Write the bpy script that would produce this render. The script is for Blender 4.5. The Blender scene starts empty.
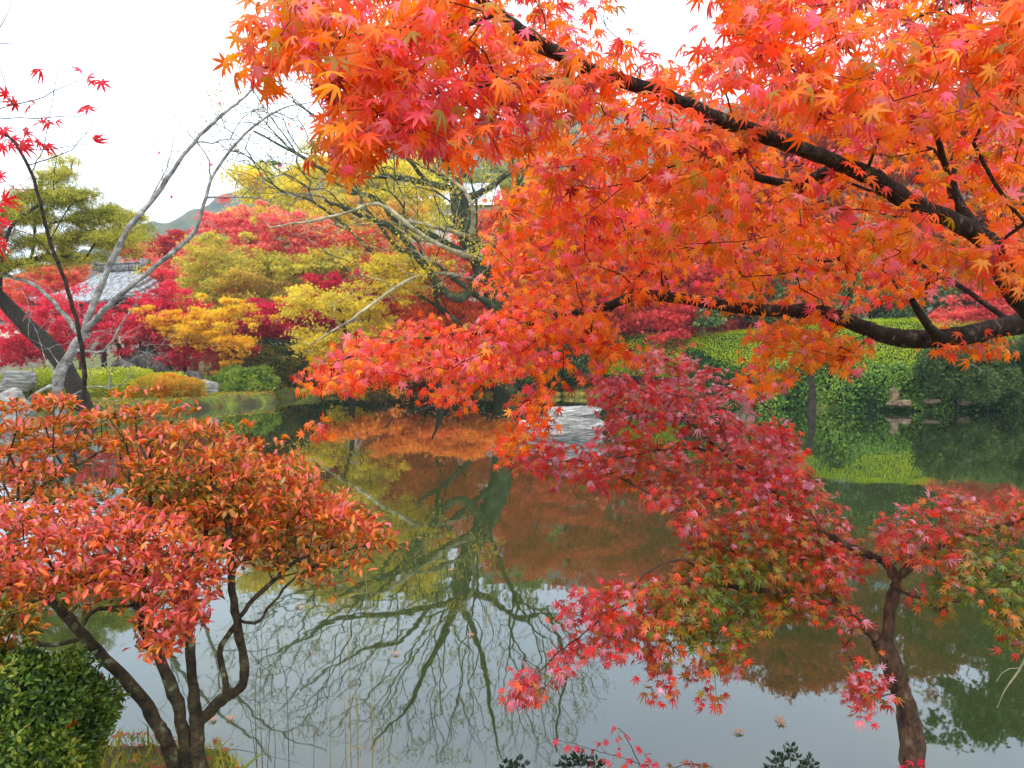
import bpy, math
import numpy as np
from mathutils import noise as mnoise, Vector
D2R = math.radians
col = bpy.context.scene.collection
scene = bpy.context.scene

# ------------------------------------------------------------------ camera
H = 1.9; F = 750.0; HOR = 350.0
PITCH = math.atan((384 - HOR) / F)
cd = bpy.data.cameras.new('camera'); cam = bpy.data.objects.new('camera', cd); col.objects.link(cam)
cd.sensor_width = 36; cd.lens = F / 1024 * 36; cd.clip_start = 0.05; cd.clip_end = 3000
cam.location = (0, 0, H); cam.rotation_euler = (math.pi / 2 - PITCH, 0, 0)
scene.camera = cam

# ------------------------------------------------------------------ world, sun
SUN_EL, SUN_AZ = 50, 200
w = bpy.data.worlds.new('World'); scene.world = w; w.use_nodes = True
nt = w.node_tree; nt.nodes.clear()
out = nt.nodes.new('ShaderNodeOutputWorld'); bg = nt.nodes.new('ShaderNodeBackground')
sky = nt.nodes.new('ShaderNodeTexSky'); sky.sky_type = 'NISHITA'; sky.sun_disc = False
sky.sun_elevation = D2R(SUN_EL); sky.sun_rotation = D2R(SUN_AZ)
tc = nt.nodes.new('ShaderNodeTexCoord'); nz = nt.nodes.new('ShaderNodeTexNoise')
nz.inputs['Scale'].default_value = 2.2; nz.inputs['Detail'].default_value = 3
rp = nt.nodes.new('ShaderNodeValToRGB')
rp.color_ramp.elements[0].position = .35; rp.color_ramp.elements[0].color = (.72, .83, 1, 1)
rp.color_ramp.elements[1].position = .6; rp.color_ramp.elements[1].color = (.90, .95, 1, 1)
vm = nt.nodes.new('ShaderNodeVectorMath'); vm.operation = 'SCALE'; vm.inputs['Scale'].default_value = 25.0
mx = nt.nodes.new('ShaderNodeMix'); mx.data_type = 'RGBA'; mx.inputs[0].default_value = .88
nt.links.new(tc.outputs['Generated'], nz.inputs['Vector']); nt.links.new(nz.outputs['Fac'], rp.inputs['Fac'])
nt.links.new(rp.outputs['Color'], vm.inputs[0])
nt.links.new(sky.outputs['Color'], mx.inputs[6]); nt.links.new(vm.outputs['Vector'], mx.inputs[7])
nt.links.new(mx.outputs[2], bg.inputs['Color']); bg.inputs['Strength'].default_value = 0.1
nt.links.new(bg.outputs['Background'], out.inputs['Surface'])
sd_ = bpy.data.lights.new('sun', 'SUN'); sun = bpy.data.objects.new('sun', sd_); col.objects.link(sun)
sd_.energy = 1.5; sd_.angle = D2R(12); sd_.color = (1, .96, .9)
_az = D2R(SUN_AZ); _el = D2R(SUN_EL)
sdir = Vector((math.sin(_az) * math.cos(_el), math.cos(_az) * math.cos(_el), math.sin(_el)))
sun.rotation_euler = sdir.to_track_quat('Z', 'Y').to_euler(); sun.location = (0, 0, 30)
scene.view_settings.view_transform = 'Standard'; scene.view_settings.look = 'None'
scene.view_settings.exposure = 0.2; scene.view_settings.gamma = 1
scene.cycles.max_bounces = 7; scene.cycles.transparent_max_bounces = 4; scene.cycles.volume_bounces = 0
scene.cycles.transmission_bounces = 4; scene.cycles.diffuse_bounces = 5; scene.cycles.glossy_bounces = 3
scene.cycles.use_denoising = True

# ------------------------------------------------------------------ pixel helpers (photo pixel + distance -> point)
_c, _s = math.cos(PITCH), math.sin(PITCH)
def P(px, py, D):
    px = np.asarray(px, float); py = np.asarray(py, float); D = np.asarray(D, float)
    x = (px - 512) / F; v = (384 - py) / F
    dy = _c + v * _s; dz = -_s + v * _c
    k = D / dy
    return np.stack([x * k, D + 0 * k, H + dz * k], -1)
def M(px, py, D):            # a point whose mirror image in the water is seen at (px,py)
    p = P(px, py, D); p[..., 2] = -p[..., 2]; return p

# ------------------------------------------------------------------ mesh helpers
def tag(o, label=None, cat=None, group=None, kind=None):
    if label: o['label'] = label
    if cat: o['category'] = cat
    if group: o['group'] = group
    if kind: o['kind'] = kind
    return o
def empty(name, loc, label, cat, group=None):
    o = bpy.data.objects.new(name, None); col.objects.link(o); o.location = tuple(map(float, loc)); o.empty_display_size = .2
    return tag(o, label, cat, group)
def mesh_obj(name, verts, faces, mat, parent=None, colors=None, smooth=False, nper=None):
    """faces: (n,k) int array, or list of such arrays"""
    if not isinstance(faces, list): faces = [faces]
    faces = [np.asarray(f, np.int32) for f in faces if len(f)]
    me = bpy.data.meshes.new(name)
    verts = np.asarray(verts, np.float32)
    if parent is not None: verts = verts - np.array(parent.matrix_world_pos if hasattr(parent, 'matrix_world_pos') else wpos(parent), np.float32)
    me.vertices.add(len(verts)); me.vertices.foreach_set('co', verts.ravel())
    loops = np.concatenate([f.ravel() for f in faces])
    tot = np.concatenate([np.full(len(f), f.shape[1], np.int32) for f in faces])
    st = np.concatenate([[0], np.cumsum(tot)[:-1]]).astype(np.int32)
    me.loops.add(len(loops)); me.loops.foreach_set('vertex_index', loops)
    me.polygons.add(len(tot)); me.polygons.foreach_set('loop_start', st); me.polygons.foreach_set('loop_total', tot)
    if smooth: me.polygons.foreach_set('use_smooth', np.ones(len(tot), bool))
    me.update(calc_edges=True)
    if colors is not None:
        a = me.color_attributes.new('col', 'FLOAT_COLOR', 'POINT')
        c = np.ones((len(verts), 4), np.float32); c[:, :3] = colors
        a.data.foreach_set('color', c.ravel())
    me.materials.append(mat)
    o = bpy.data.objects.new(name, me); col.objects.link(o)
    if parent is not None: o.parent = parent
    return o
def wpos(o):
    p = np.zeros(3)
    while o is not None: p += np.array(o.location); o = o.parent
    return p
def srgb(r, g, b):
    c = np.array([r, g, b], float) / 255
    return np.where(c <= .04045, c / 12.92, ((c + .055) / 1.055) ** 2.4)
def norm(a): return a / np.maximum(np.linalg.norm(a, axis=-1, keepdims=True), 1e-9)

# ------------------------------------------------------------------ materials
def new_mat(name):
    m = bpy.data.materials.new(name); m.use_nodes = True; n = m.node_tree; n.nodes.clear()
    o = n.nodes.new('ShaderNodeOutputMaterial'); return m, n, o
def leaf_mat(name, trans=.45, rough=.45, spec=.4, tb=1.15, sat=1.05):
    m, n, o = new_mat(name)
    at = n.nodes.new('ShaderNodeAttribute'); at.attribute_name = 'col'
    b = n.nodes.new('ShaderNodeBsdfPrincipled'); b.inputs['Roughness'].default_value = rough
    b.inputs['Specular IOR Level'].default_value = spec
    t = n.nodes.new('ShaderNodeBsdfTranslucent'); s = n.nodes.new('ShaderNodeMixShader'); s.inputs[0].default_value = trans
    hs = n.nodes.new('ShaderNodeHueSaturation'); hs.inputs['Saturation'].default_value = sat; hs.inputs['Value'].default_value = tb
    hs.inputs['Hue'].default_value = .507
    n.links.new(at.outputs['Color'], b.inputs['Base Color']); n.links.new(at.outputs['Color'], hs.inputs['Color'])
    n.links.new(hs.outputs['Color'], t.inputs['Color'])
    n.links.new(b.outputs[0], s.inputs[1]); n.links.new(t.outputs[0], s.inputs[2]); n.links.new(s.outputs[0], o.inputs['Surface'])
    return m
def noise_mat(name, c1, c2, scale=6, rough=.85, bump=.4, c3=None, c3pos=.62, stretch=(1, 1, 1), bscale=None, spec=.3, detail=8):
    m, n, o = new_mat(name)
    b = n.nodes.new('ShaderNodeBsdfPrincipled'); b.inputs['Roughness'].default_value = rough
    b.inputs['Specular IOR Level'].default_value = spec
    t = n.nodes.new('ShaderNodeTexCoord'); mp = n.nodes.new('ShaderNodeMapping'); mp.inputs['Scale'].default_value = stretch
    z = n.nodes.new('ShaderNodeTexNoise'); z.inputs['Scale'].default_value = scale; z.inputs['Detail'].default_value = detail
    z.inputs['Roughness'].default_value = .65
    r = n.nodes.new('ShaderNodeValToRGB'); e = r.color_ramp.elements
    e[0].position = .38; e[0].color = (*c1, 1); e[1].position = .58; e[1].color = (*c2, 1)
    if c3 is not None:
        q = e.new(c3pos); q.color = (*c3, 1)
    z2 = n.nodes.new('ShaderNodeTexNoise'); z2.inputs['Scale'].default_value = bscale or scale * 3; z2.inputs['Detail'].default_value = 6
    bp = n.nodes.new('ShaderNodeBump'); bp.inputs['Strength'].default_value = bump; bp.inputs['Distance'].default_value = .02 if not name.endswith('_rock') else .09
    n.links.new(t.outputs['Object'], mp.inputs[0]); n.links.new(mp.outputs[0], z.inputs['Vector']); n.links.new(mp.outputs[0], z2.inputs['Vector'])
    n.links.new(z.outputs['Fac'], r.inputs[0]); n.links.new(r.outputs[0], b.inputs['Base Color'])
    n.links.new(z2.outputs['Fac'], bp.inputs['Height']); n.links.new(bp.outputs[0], b.inputs['Normal'])
    n.links.new(b.outputs[0], o.inputs['Surface'])
    return m
M_leaf = leaf_mat('maple_leaf', .5, .42, .45, 1.2)
M_leaf2 = leaf_mat('glossy_leaf', .3, .38, .5, 1.1)
M_far = leaf_mat('far_leaf', .5, .6, .25, 1.2, .98)
M_leaf3 = leaf_mat('sheen_maple_leaf', .42, .36, .7, 1.15)
M_ever = leaf_mat('evergreen_leaf', .25, .45, .4, 1.0)
M_bark = noise_mat('dark_bark', srgb(26, 22, 18), srgb(58, 46, 36), 40, .85, 1.0, c3=srgb(104, 98, 78), c3pos=.66, stretch=(1, 1, .5))
M_bark_moss = noise_mat('mossy_bark', srgb(38, 32, 24), srgb(76, 64, 44), 18, .9, .9, c3=srgb(120, 128, 96), c3pos=.66)
M_bark_brown = noise_mat('brown_bark', srgb(44, 32, 24), srgb(92, 66, 46), 26, .85, .9, c3=srgb(128, 116, 96), c3pos=.7, stretch=(1, 1, .4))
M_bark_grey = noise_mat('lichen_bark', srgb(88, 82, 76), srgb(150, 144, 136), 5, .9, .6, c3=srgb(190, 190, 178), c3pos=.66)
M_bark_pale = noise_mat('pale_bark', srgb(110, 100, 74), srgb(176, 164, 128), 2.5, .9, .6, c3=srgb(200, 190, 160), c3pos=.7)
M_bark_green = noise_mat('moss_covered_bark', srgb(34, 38, 22), srgb(62, 68, 36), 2.5, .95, .8, c3=srgb(104, 100, 72), c3pos=.70)
M_rock = noise_mat('pale_rock', srgb(112, 108, 102), srgb(172, 168, 160), 5, .9, 1.0, c3=srgb(206, 202, 194), c3pos=.68, stretch=(.6, .6, 3.4), bscale=12)
M_rock_d = noise_mat('dark_rock', srgb(52, 48, 44), srgb(110, 104, 96), 2.5, .9, 1.0, c3=srgb(160, 155, 145), c3pos=.66, bscale=8)

# ------------------------------------------------------------------ leaf templates (in xy plane, +y towards the tip, z up)
def maple_template(droop=.35, petiole=True, ang=(128, 84, 42, 0, -42, -84, -128), ln=(.40, .72, .93, 1, .93, .72, .40)):
    pts = []
    for i, (a, l) in enumerate(zip(ang, ln)):
        a = math.radians(a)
        d = np.array([math.sin(-a), math.cos(a)]); q = np.array([d[1], -d[0]])
        if i == 0: pts.append(np.array([-.06, -.10]))
        pts += [d * l * .52 - q * .105 * (.6 + .4 * l), d * l, d * l * .52 + q * .105 * (.6 + .4 * l)]
        if i < 6:
            b = math.radians((ang[i] + ang[i + 1]) / 2)
            pts.append(np.array([math.sin(-b), math.cos(b)]) * .27)
    pts.append(np.array([.06, -.10]))
    v = [(0, .02, 0.03)] + [(p[0], p[1], -droop * (p[0] ** 2 + p[1] ** 2)) for p in pts]
    n = len(pts)
    f = [(0, i + 1, (i + 1) % n + 1) for i in range(n)]
    if petiole:
        k = len(v); v += [(-.014, -.6, .10), (.014, -.6, .10)]; f += [(k, k + 1, 0)]
    return np.array(v, float), np.array(f)
def star_template():
    ang = [105, 52, 0, -52, -105]; ln = [.65, .9, 1, .9, .65]; v = [(0, 0, 0)]; f = []
    pts = [(0.0, -.15)]
    for i, (a, l) in enumerate(zip(ang, ln)):
        a = math.radians(a); pts.append((math.sin(-a) * l, math.cos(a) * l))
        if i < 4:
            b = math.radians((ang[i] + ang[i + 1]) / 2); pts.append((math.sin(-b) * .33, math.cos(b) * .33))
    v += [(x, y, -.3 * (x * x + y * y)) for x, y in pts]; n = len(pts)
    return np.array(v, float), np.array([(0, i + 1, (i + 1) % n + 1) for i in range(n)])
T_maple = maple_template(); T_maple_flat = maple_template(.12); T_maple_curl = maple_template(.8)
T_star = star_template()
T_lance = (np.array([(0, 0, 0), (-.21, .45, .06), (0, .45, -.03), (.21, .45, .06), (-.17, .75, .02), (.17, .75, .02), (0, 1, -.1), (0, .75, -.05)], float),
           np.array([(0, 2, 1), (0, 3, 2), (1, 2, 7), (1, 7, 4), (2, 3, 7), (3, 5, 7), (4, 7, 6), (7, 5, 6)]))
T_lance2 = (T_lance[0] * [.8, 1, 3.0], T_lance[1])
T_oval = (np.array([(0, 0, 0), (-.33, .35, .05), (.33, .35, .05), (-.25, .75, 0), (.25, .75, 0), (0, 1, -.08), (0, .5, -.03)], float),
          np.array([(0, 6, 1), (0, 2, 6), (1, 6, 3), (2, 4, 6), (3, 6, 5), (6, 4, 5)]))
T_maples = [T_maple, T_maple_flat, T_maple_curl, maple_template(.5, True, (118, 74, 40, 3, -36, -80, -124), (.34, .66, .86, 1.05, .98, .62, .36)), maple_template(.2, True, (132, 90, 46, -4, -44, -86, -130), (.45, .8, 1.0, .9, .85, .75, .30))]
T_tri = (np.array([(0, -.2, 0), (-.55, .4, .08), (.1, 1, -.1), (.6, .25, .05)], float), np.array([(0, 2, 1), (0, 3, 2)]))
T_needle = (np.array([(-.06, 0, 0), (.06, 0, 0), (0, 1, 0), (-.42, .85, .1), (-.52, .75, .1), (.42, .85, .1), (.52, .75, .1)], float),
            np.array([(0, 1, 2), (0, 3, 4), (1, 5, 6)]))

def leaves_geo(T, pos, ydir, nrm, size, color, rng, vjit=0.0):
    if isinstance(T, list):
        g = rng.integers(0, len(T), len(pos)); sz = np.broadcast_to(np.asarray(size, float), (len(pos),)); VV, FF_, CC = [], [], []; b0 = 0
        for i, t in enumerate(T):
            m = g == i; a, b, c = leaves_geo(t, pos[m], ydir[m], nrm[m], sz[m], color[m], rng); VV.append(a); FF_.append(b + b0); CC.append(c); b0 += len(a)
        return np.vstack(VV), np.vstack(FF_), np.vstack(CC)
    v, f = T; n = len(pos); k = len(v)
    y = norm(ydir); z = norm(nrm - (nrm * y).sum(-1, keepdims=True) * y); x = np.cross(y, z)
    s = np.broadcast_to(np.asarray(size, float), (n,))[:, None, None]
    vv = np.broadcast_to(v, (n, k, 3)).copy()
    vv[:, :, 0] *= rng.uniform(.8, 1.1, (n, 1)); vv[:, :, 2] *= rng.uniform(.2, 2.0, (n, 1))
    vv[:, :, 2] += rng.normal(0, .12, (n, 1)) * vv[:, :, 0]
    W = (vv[:, :, 0:1] * x[:, None] + vv[:, :, 1:2] * y[:, None] + vv[:, :, 2:3] * z[:, None]) * s + pos[:, None]
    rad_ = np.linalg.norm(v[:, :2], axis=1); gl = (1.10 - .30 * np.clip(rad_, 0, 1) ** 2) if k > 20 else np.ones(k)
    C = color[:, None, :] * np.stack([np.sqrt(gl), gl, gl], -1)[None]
    FF = f[None] + (np.arange(n) * k)[:, None, None]
    return W.reshape(-1, 3), FF.reshape(-1, f.shape[1]), C.reshape(-1, 3)

# smooth value noise field, vectorised
def vnoise(p, scale, seed=0):
    q = p * scale + seed * 17.3; i = np.floor(q).astype(np.int64); f = q - i; f = f * f * (3 - 2 * f)
    r = 0
    for dx in (0, 1):
        for dy in (0, 1):
            for dz in (0, 1):
                h = (i[:, 0] + dx) * 374761393 + (i[:, 1] + dy) * 668265263 + (i[:, 2] + dz) * 2147483647 + seed * 974634777
                h = (h ^ (h >> 13)) * 1274126177; h = (h ^ (h >> 16)) & 0xffff
                wgt = (f[:, 0] if dx else 1 - f[:, 0]) * (f[:, 1] if dy else 1 - f[:, 1]) * (f[:, 2] if dz else 1 - f[:, 2])
                r = r + wgt * h / 65535.0
    return r
def palette_pick(pos, pal, rng, scale=1.5, seed=1, spread=.35, vj=.14):
    """pal: (k,3) ordered colours; smooth field + per leaf jitter picks along it"""
    pal = np.asarray(pal); k = len(pal)
    t = vnoise(pos, scale, seed) * .9 + .05 + rng.normal(0, spread, len(pos))
    t = np.clip(t, 0, .9999) * (k - 1); i = t.astype(int); f = (t - i)[:, None]
    c = pal[i] * (1 - f) + pal[np.minimum(i + 1, k - 1)] * f
    return np.clip(c * rng.uniform(1 - vj, 1 + vj, (len(pos), 1)), 0, .95)

# ------------------------------------------------------------------ branching
def catmull(pts, n):
    pts = np.asarray(pts, float); m = len(pts)
    if m == 2: t = np.linspace(0, 1, n)[:, None]; return pts[0] * (1 - t) + pts[1] * t
    P_ = np.vstack([2 * pts[0] - pts[1], pts, 2 * pts[-1] - pts[-2]])
    t = np.linspace(0, m - 1 - 1e-6, n); i = t.astype(int); f = (t - i)[:, None]
    a, b, c, d = P_[i], P_[i + 1], P_[i + 2], P_[i + 3]
    return .5 * (2 * b + (c - a) * f + (2 * a - 5 * b + 4 * c - d) * f ** 2 + (3 * b - a - 3 * c + d) * f ** 3)
class Skel:
    def __init__(s): s.pos = []; s.par = []; s.rad = []; s.pl = []; s.tip = []
    def limb(s, pts, r0, r1, step, rng=None, wob=0.0, pw=1.0):
        pts = np.asarray(pts, float); L = np.linalg.norm(np.diff(pts, axis=0), axis=1).sum()
        n = max(4, int(L / step)); c = catmull(pts, n)
        if rng is not None and wob: c[1:] += rng.normal(0, wob, (n - 1, 3))
        if s.pos:
            A = np.array(s.pos); p = int(np.argmin(((A - c[0]) ** 2).sum(1)))
        else: p = -1
        for k in range(n):
            s.pos.append(c[k]); s.par.append(p); s.rad.append(r0 + (r1 - r0) * (k / (n - 1)) ** pw)
            s.pl.append(0 if p < 0 else s.pl[p] + float(np.linalg.norm(c[k] - s.pos[p]))); s.tip.append(0); p = len(s.pos) - 1
    def connect(s, T, alpha, step, rng, jit=.12, sag=0.0):
        T = np.asarray(T, float); n = len(T)
        if n == 0: return []
        A = np.array(s.pos); PL = np.array(s.pl)
        best = np.full(n, 1e9); bp = np.zeros(n, int)
        def upd(a, pl, base):
            for c0 in range(0, len(a), 400):
                d = np.linalg.norm(T[:, None] - a[None, c0:c0 + 400], axis=2) + alpha * pl[None, c0:c0 + 400]
                j = d.argmin(1); v = d[np.arange(n), j]; m = v < best
                best[m] = v[m]; bp[m] = j[m] + base + c0
        upd(A, PL, 0); done = np.zeros(n, bool); ids = [0] * n
        for _ in range(n):
            i = int(np.argmin(np.where(done, 1e9, best))); done[i] = True; p = int(bp[i])
            a = s.pos[p]; b = T[i]; L = float(np.linalg.norm(b - a)); m = max(1, int(L / step)); base = len(s.pos)
            off = rng.normal(0, jit * L, 3); off[2] += sag * L
            for k in range(1, m + 1):
                t = k / m; q = a * (1 - t) + b * t + off * t * (1 - t) * 2 + (rng.normal(0, step * .045, 3) if k < m else 0)
                s.pl.append(s.pl[p] + float(np.linalg.norm(q - s.pos[p]))); s.pos.append(q); s.par.append(p); s.rad.append(0); s.tip.append(0); p = len(s.pos) - 1
            s.tip[p] += 1; ids[i] = p
            upd(np.array(s.pos[base:]), np.array(s.pl[base:]), base)
        return ids
    def build(s, name, mat, parent, rt=.0015, ex=.45, rcap=.7, sides=8, noise_amp=.0, rng=None, rough=.3, rscale=28):
        pos = np.array(s.pos); par = np.array(s.par); n = len(pos); cnt = np.array(s.tip, float)
        for i in range(n - 1, 0, -1):
            if par[i] >= 0: cnt[par[i]] += cnt[i]
        r = rt * np.maximum(cnt, 1) ** ex; fixed = np.array(s.rad)
        for i in range(n):
            if fixed[i] > 0: r[i] = fixed[i]
            elif par[i] >= 0: r[i] = min(r[i], r[par[i]] * (rcap if fixed[par[i]] > 0 else 1.0))
        main = np.full(n, -1)
        for i in range(n):
            p = par[i]
            if p >= 0 and (main[p] < 0 or r[i] > r[main[p]]): main[p] = i
        e = np.where(par >= 0)[0]; p = par[e]
        d = norm(pos[e] - pos[p]); tan = np.zeros((n, 3)); tan[e] = d
        root = np.where(par < 0)[0]
        for k in root:
            if main[k] >= 0: tan[k] = tan[main[k]]
        hm = main >= 0; t2 = tan.copy(); t2[hm] = norm(tan[hm] + tan[main[hm]])
        if noise_amp: r = r * (1 + noise_amp * (np.random.RandomState(3).rand(n) - .5))
        ismain = main[p] == e
        tp = np.where(ismain[:, None], t2[p], d); rp_ = np.where(ismain, r[p], np.minimum(r[e] * 1.25, r[p]))
        V = []; Fc = []; base = 0
        thick = np.maximum(rp_, r[e])
        for lo, hi, ns in ((0, .004, 3), (.004, .012, 5), (.012, 1e9, sides)):
            m = (thick >= lo) & (thick < hi)
            if not m.any(): continue
            a = np.linspace(0, 2 * np.pi, ns, endpoint=False); ca, sa = np.cos(a), np.sin(a)
            ref = np.array([.31, .83, .12])
            def ring(c, t, rr):
                u = norm(np.cross(t, ref)); v_ = np.cross(t, u)
                return c[:, None] + rr[:, None, None] * (ca[None, :, None] * u[:, None] + sa[None, :, None] * v_[:, None])
            R0 = ring(pos[p][m], tp[m], rp_[m]); R1 = ring(pos[e][m], t2[e][m], r[e][m]); k = m.sum()
            if ns == sides and rough:
                for R_, c_, rr_ in ((R0, pos[p][m], rp_[m]), (R1, pos[e][m], r[e][m])):
                    q_ = R_.reshape(-1, 3); nz_ = (vnoise(q_, rscale, 21) - .5 + .55 * (vnoise(q_, rscale * 2.6, 22) - .5)).reshape(R_.shape[:2])
                    R_ += (R_ - c_[:, None]) * (nz_ * rough)[..., None]
            V.append(np.stack([R0, R1], 1).reshape(-1, 3))
            j = np.arange(ns); jn = (j + 1) % ns
            q = np.stack([j, jn, jn + ns, j + ns], 1)[None] + (base + np.arange(k) * 2 * ns)[:, None, None]
            Fc.append(q.reshape(-1, 4)); base += k * 2 * ns
        s.r = r
        return mesh_obj(name, np.vstack(V), np.vstack(Fc), mat, parent, smooth=True)

def in_poly(x, y, poly):
    c = np.zeros(len(x), bool); n = len(poly); j = n - 1
    for i in range(n):
        xi, yi = poly[i]; xj, yj = poly[j]
        c ^= ((yi > y) != (yj > y)) & (x < (xj - xi) * (y - yi) / ((yj - yi) or 1e-9) + xi); j = i
    return c
def sample_poly(poly, n, rng):
    a = np.array(poly, float); lo, hi = a.min(0), a.max(0); R = []
    while sum(map(len, R)) < n:
        q = rng.uniform(lo, hi, (n * 3, 2)); R.append(q[in_poly(q[:, 0], q[:, 1], poly)])
    return np.vstack(R)[:n]

# ------------------------------------------------------------------ pond outline, ground, water
def G(px, py): return tuple(P(px, py, H * F / (py - HOR) * 1.0)[:2])
def WD(py): return H * F / (py - HOR)
POND = [(-3.2, 3.2), (-1.6, 3.2), (-1.0, 3.14), (-.75, 2.85), (-.4, 2.74), (.9, 2.7), (2.0, 2.7), (3.6, 2.8), (5.4, 2.7), (9, 3.6), (14, 8), (20, 14), (24, 22), (22.5, 23.6), (17.0, 23.3), (12, 23.6), (8.6, 24.3),
        (6.2, 27), (3, 30.5), (-2, 31), (-7.6, 31.5), (-9.2, 29.6), (-8.4, 27.2), (-9.5, 25), (-10.3, 22.8), (-11.3, 19.5), (-14, 17), (-16, 12), (-9, 6.5), (-5, 4.6)]
def sdist(x, y):
    d = np.full(x.shape, 1e9); n = len(POND)
    for i in range(n):
        a = np.array(POND[i]); b = np.array(POND[(i + 1) % n]); ab = b - a
        t = np.clip(((x - a[0]) * ab[0] + (y - a[1]) * ab[1]) / (ab @ ab), 0, 1)
        d = np.minimum(d, np.hypot(x - a[0] - t * ab[0], y - a[1] - t * ab[1]))
    ins = in_poly(x.ravel(), y.ravel(), POND).reshape(x.shape)
    return np.where(ins, -d, d)
def ground_h(x, y):
    x = np.asarray(x, float); y = np.asarray(y, float); s = sdist(x, y)
    wob = .12 * np.sin(x * 2.1 + np.sin(y * 1.7)) + .08 * np.sin(y * 3.3 + x)
    s = s + wob * .5 * np.clip(np.abs(y) / 6, .3, 1)
    st = np.clip((s + .25) / .6, 0, 1); st = st * st * (3 - 2 * st)
    h = -.9 + 1.25 * st
    far = np.clip(y - 20, 0, 30) / 30
    h = h + np.clip(s - .5, 0, 60) * .018 * far
    rt = np.clip((x - 3) / 4, 0, 1) * np.clip((y - 22) / 2, 0, 1)
    h = h + rt * np.clip(s - .3, 0, 5) * .22
    return h + np.where(s > .3, .03 * np.sin(x * 1.3) * np.cos(y * 1.1), 0)
def gh(x, y): return float(ground_h(np.array([float(x)]), np.array([float(y)]))[0])
def axis(dense_lo, dense_hi, step, far_lo, far_hi, k=26):
    a = np.arange(dense_lo, dense_hi, step)
    l = dense_lo - np.geomspace(step, dense_lo - far_lo, k)[::-1]; r = dense_hi + np.geomspace(step * .5, far_hi - dense_hi, k)
    return np.concatenate([l, a, r])
gx = axis(-22, 30, .22, -600, 600); gy = axis(-4, 42, .22, -60, 700)
X, Y = np.meshgrid(gx, gy); Z = ground_h(X, Y)
nv = X.size; ii = np.arange(nv).reshape(X.shape)
fq = np.stack([ii[:-1, :-1], ii[:-1, 1:], ii[1:, 1:], ii[1:, :-1]], -1).reshape(-1, 4)
M_ground = noise_mat('moss_ground', srgb(70, 62, 40), srgb(104, 112, 42), 1.6, .95, .8, c3=srgb(150, 156, 52), c3pos=.72, bscale=30)
tag(mesh_obj('ground', np.stack([X, Y, Z], -1).reshape(-1, 3), fq, M_ground, smooth=True), kind='structure')

def water_mat():
    m, n, o = new_mat('pond_water')
    d = n.nodes.new('ShaderNodeBsdfDiffuse'); d.inputs['Color'].default_value = (*srgb(50, 58, 26), 1)
    g = n.nodes.new('ShaderNodeBsdfGlossy'); g.inputs['Roughness'].default_value = .02; g.inputs['Color'].default_value = (.87, .92, 1.0, 1)
    fr = n.nodes.new('ShaderNodeFresnel'); fr.inputs['IOR'].default_value = 1.33
    mr = n.nodes.new('ShaderNodeMapRange'); mr.inputs['From Min'].default_value = 0.05; mr.inputs['From Max'].default_value = .6
    mr.inputs['To Min'].default_value = .125; mr.inputs['To Max'].default_value = .90
    s = n.nodes.new('ShaderNodeMixShader')
    t = n.nodes.new('ShaderNodeTexCoord'); mp = n.nodes.new('ShaderNodeMapping'); mp.inputs['Scale'].default_value = (1.0, .8, 1)
    z = n.nodes.new('ShaderNodeTexNoise'); z.inputs['Scale'].default_value = 1.6; z.inputs['Detail'].default_value = 3
    bp = n.nodes.new('ShaderNodeBump'); bp.inputs['Strength'].default_value = .02; bp.inputs['Distance'].default_value = .1
    n.links.new(t.outputs['Object'], mp.inputs[0]); n.links.new(mp.outputs[0], z.inputs['Vector']); n.links.new(z.outputs['Fac'], bp.inputs['Height'])
    n.links.new(bp.outputs[0], g.inputs['Normal'])
    n.links.new(fr.outputs[0], mr.inputs['Value']); n.links.new(mr.outputs[0], s.inputs[0])
    n.links.new(d.outputs[0], s.inputs[1]); n.links.new(g.outputs[0], s.inputs[2]); n.links.new(s.outputs[0], o.inputs['Surface'])
    return m
tag(mesh_obj('pond_water', [(-17, 2, 0), (27, 2, 0), (27, 34, 0), (-17, 34, 0)], np.array([[0, 1, 2, 3]]), water_mat()), kind='structure')

# ------------------------------------------------------------------ distant hill
rng = np.random.default_rng(5)
ridge_px = np.array([-900, -400, -100, 60, 120, 170, 210, 245, 300, 400, 520, 700, 900, 1200, 1900], float)
ridge_py = np.array([330, 322, 300, 262, 238, 216, 196, 184, 158, 128, 108, 92, 86, 96, 150], float)
HD = 330.0
rx = np.linspace(-900, 1900, 420); ry = np.interp(rx, ridge_px, ridge_py) + 2.2 * np.sin(rx * .07) + 1.5 * np.sin(rx * .19 + 1)
top = P(rx, ry, np.full(len(rx), HD))
rows = []
for k in range(60):
    t = k / 59; tt = math.sin(min(t, .8) / .8 * math.pi / 2)
    q = top.copy(); sc = .72 + .35 * t / .8 * 1.0
    q[:, 1] = HD * sc; q[:, 0] = top[:, 0]; q[:, 2] = (top[:, 2] + 4) * tt * (1 if t <= .8 else 1 - (t - .8) * 2) - 4
    rows.append(q)
hp = np.array(rows); nn = vnoise(hp.reshape(-1, 3), .11, 4).reshape(hp.shape[:2]) + .5 * vnoise(hp.reshape(-1, 3), .3, 5).reshape(hp.shape[:2])
hp[..., 2] += (nn - .7) * 5.5
ii = np.arange(hp.shape[0] * hp.shape[1]).reshape(hp.shape[:2])
fq = np.stack([ii[:-1, :-1], ii[:-1, 1:], ii[1:, 1:], ii[1:, :-1]], -1).reshape(-1, 4)
M_hill = noise_mat('wooded_hill', srgb(44, 60, 40), srgb(92, 92, 52), .12, .95, 1, c3=srgb(140, 96, 56), c3pos=.75, bscale=.5)
tag(mesh_obj('hill', hp.reshape(-1, 3), fq, M_hill, smooth=True), kind='structure')
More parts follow.
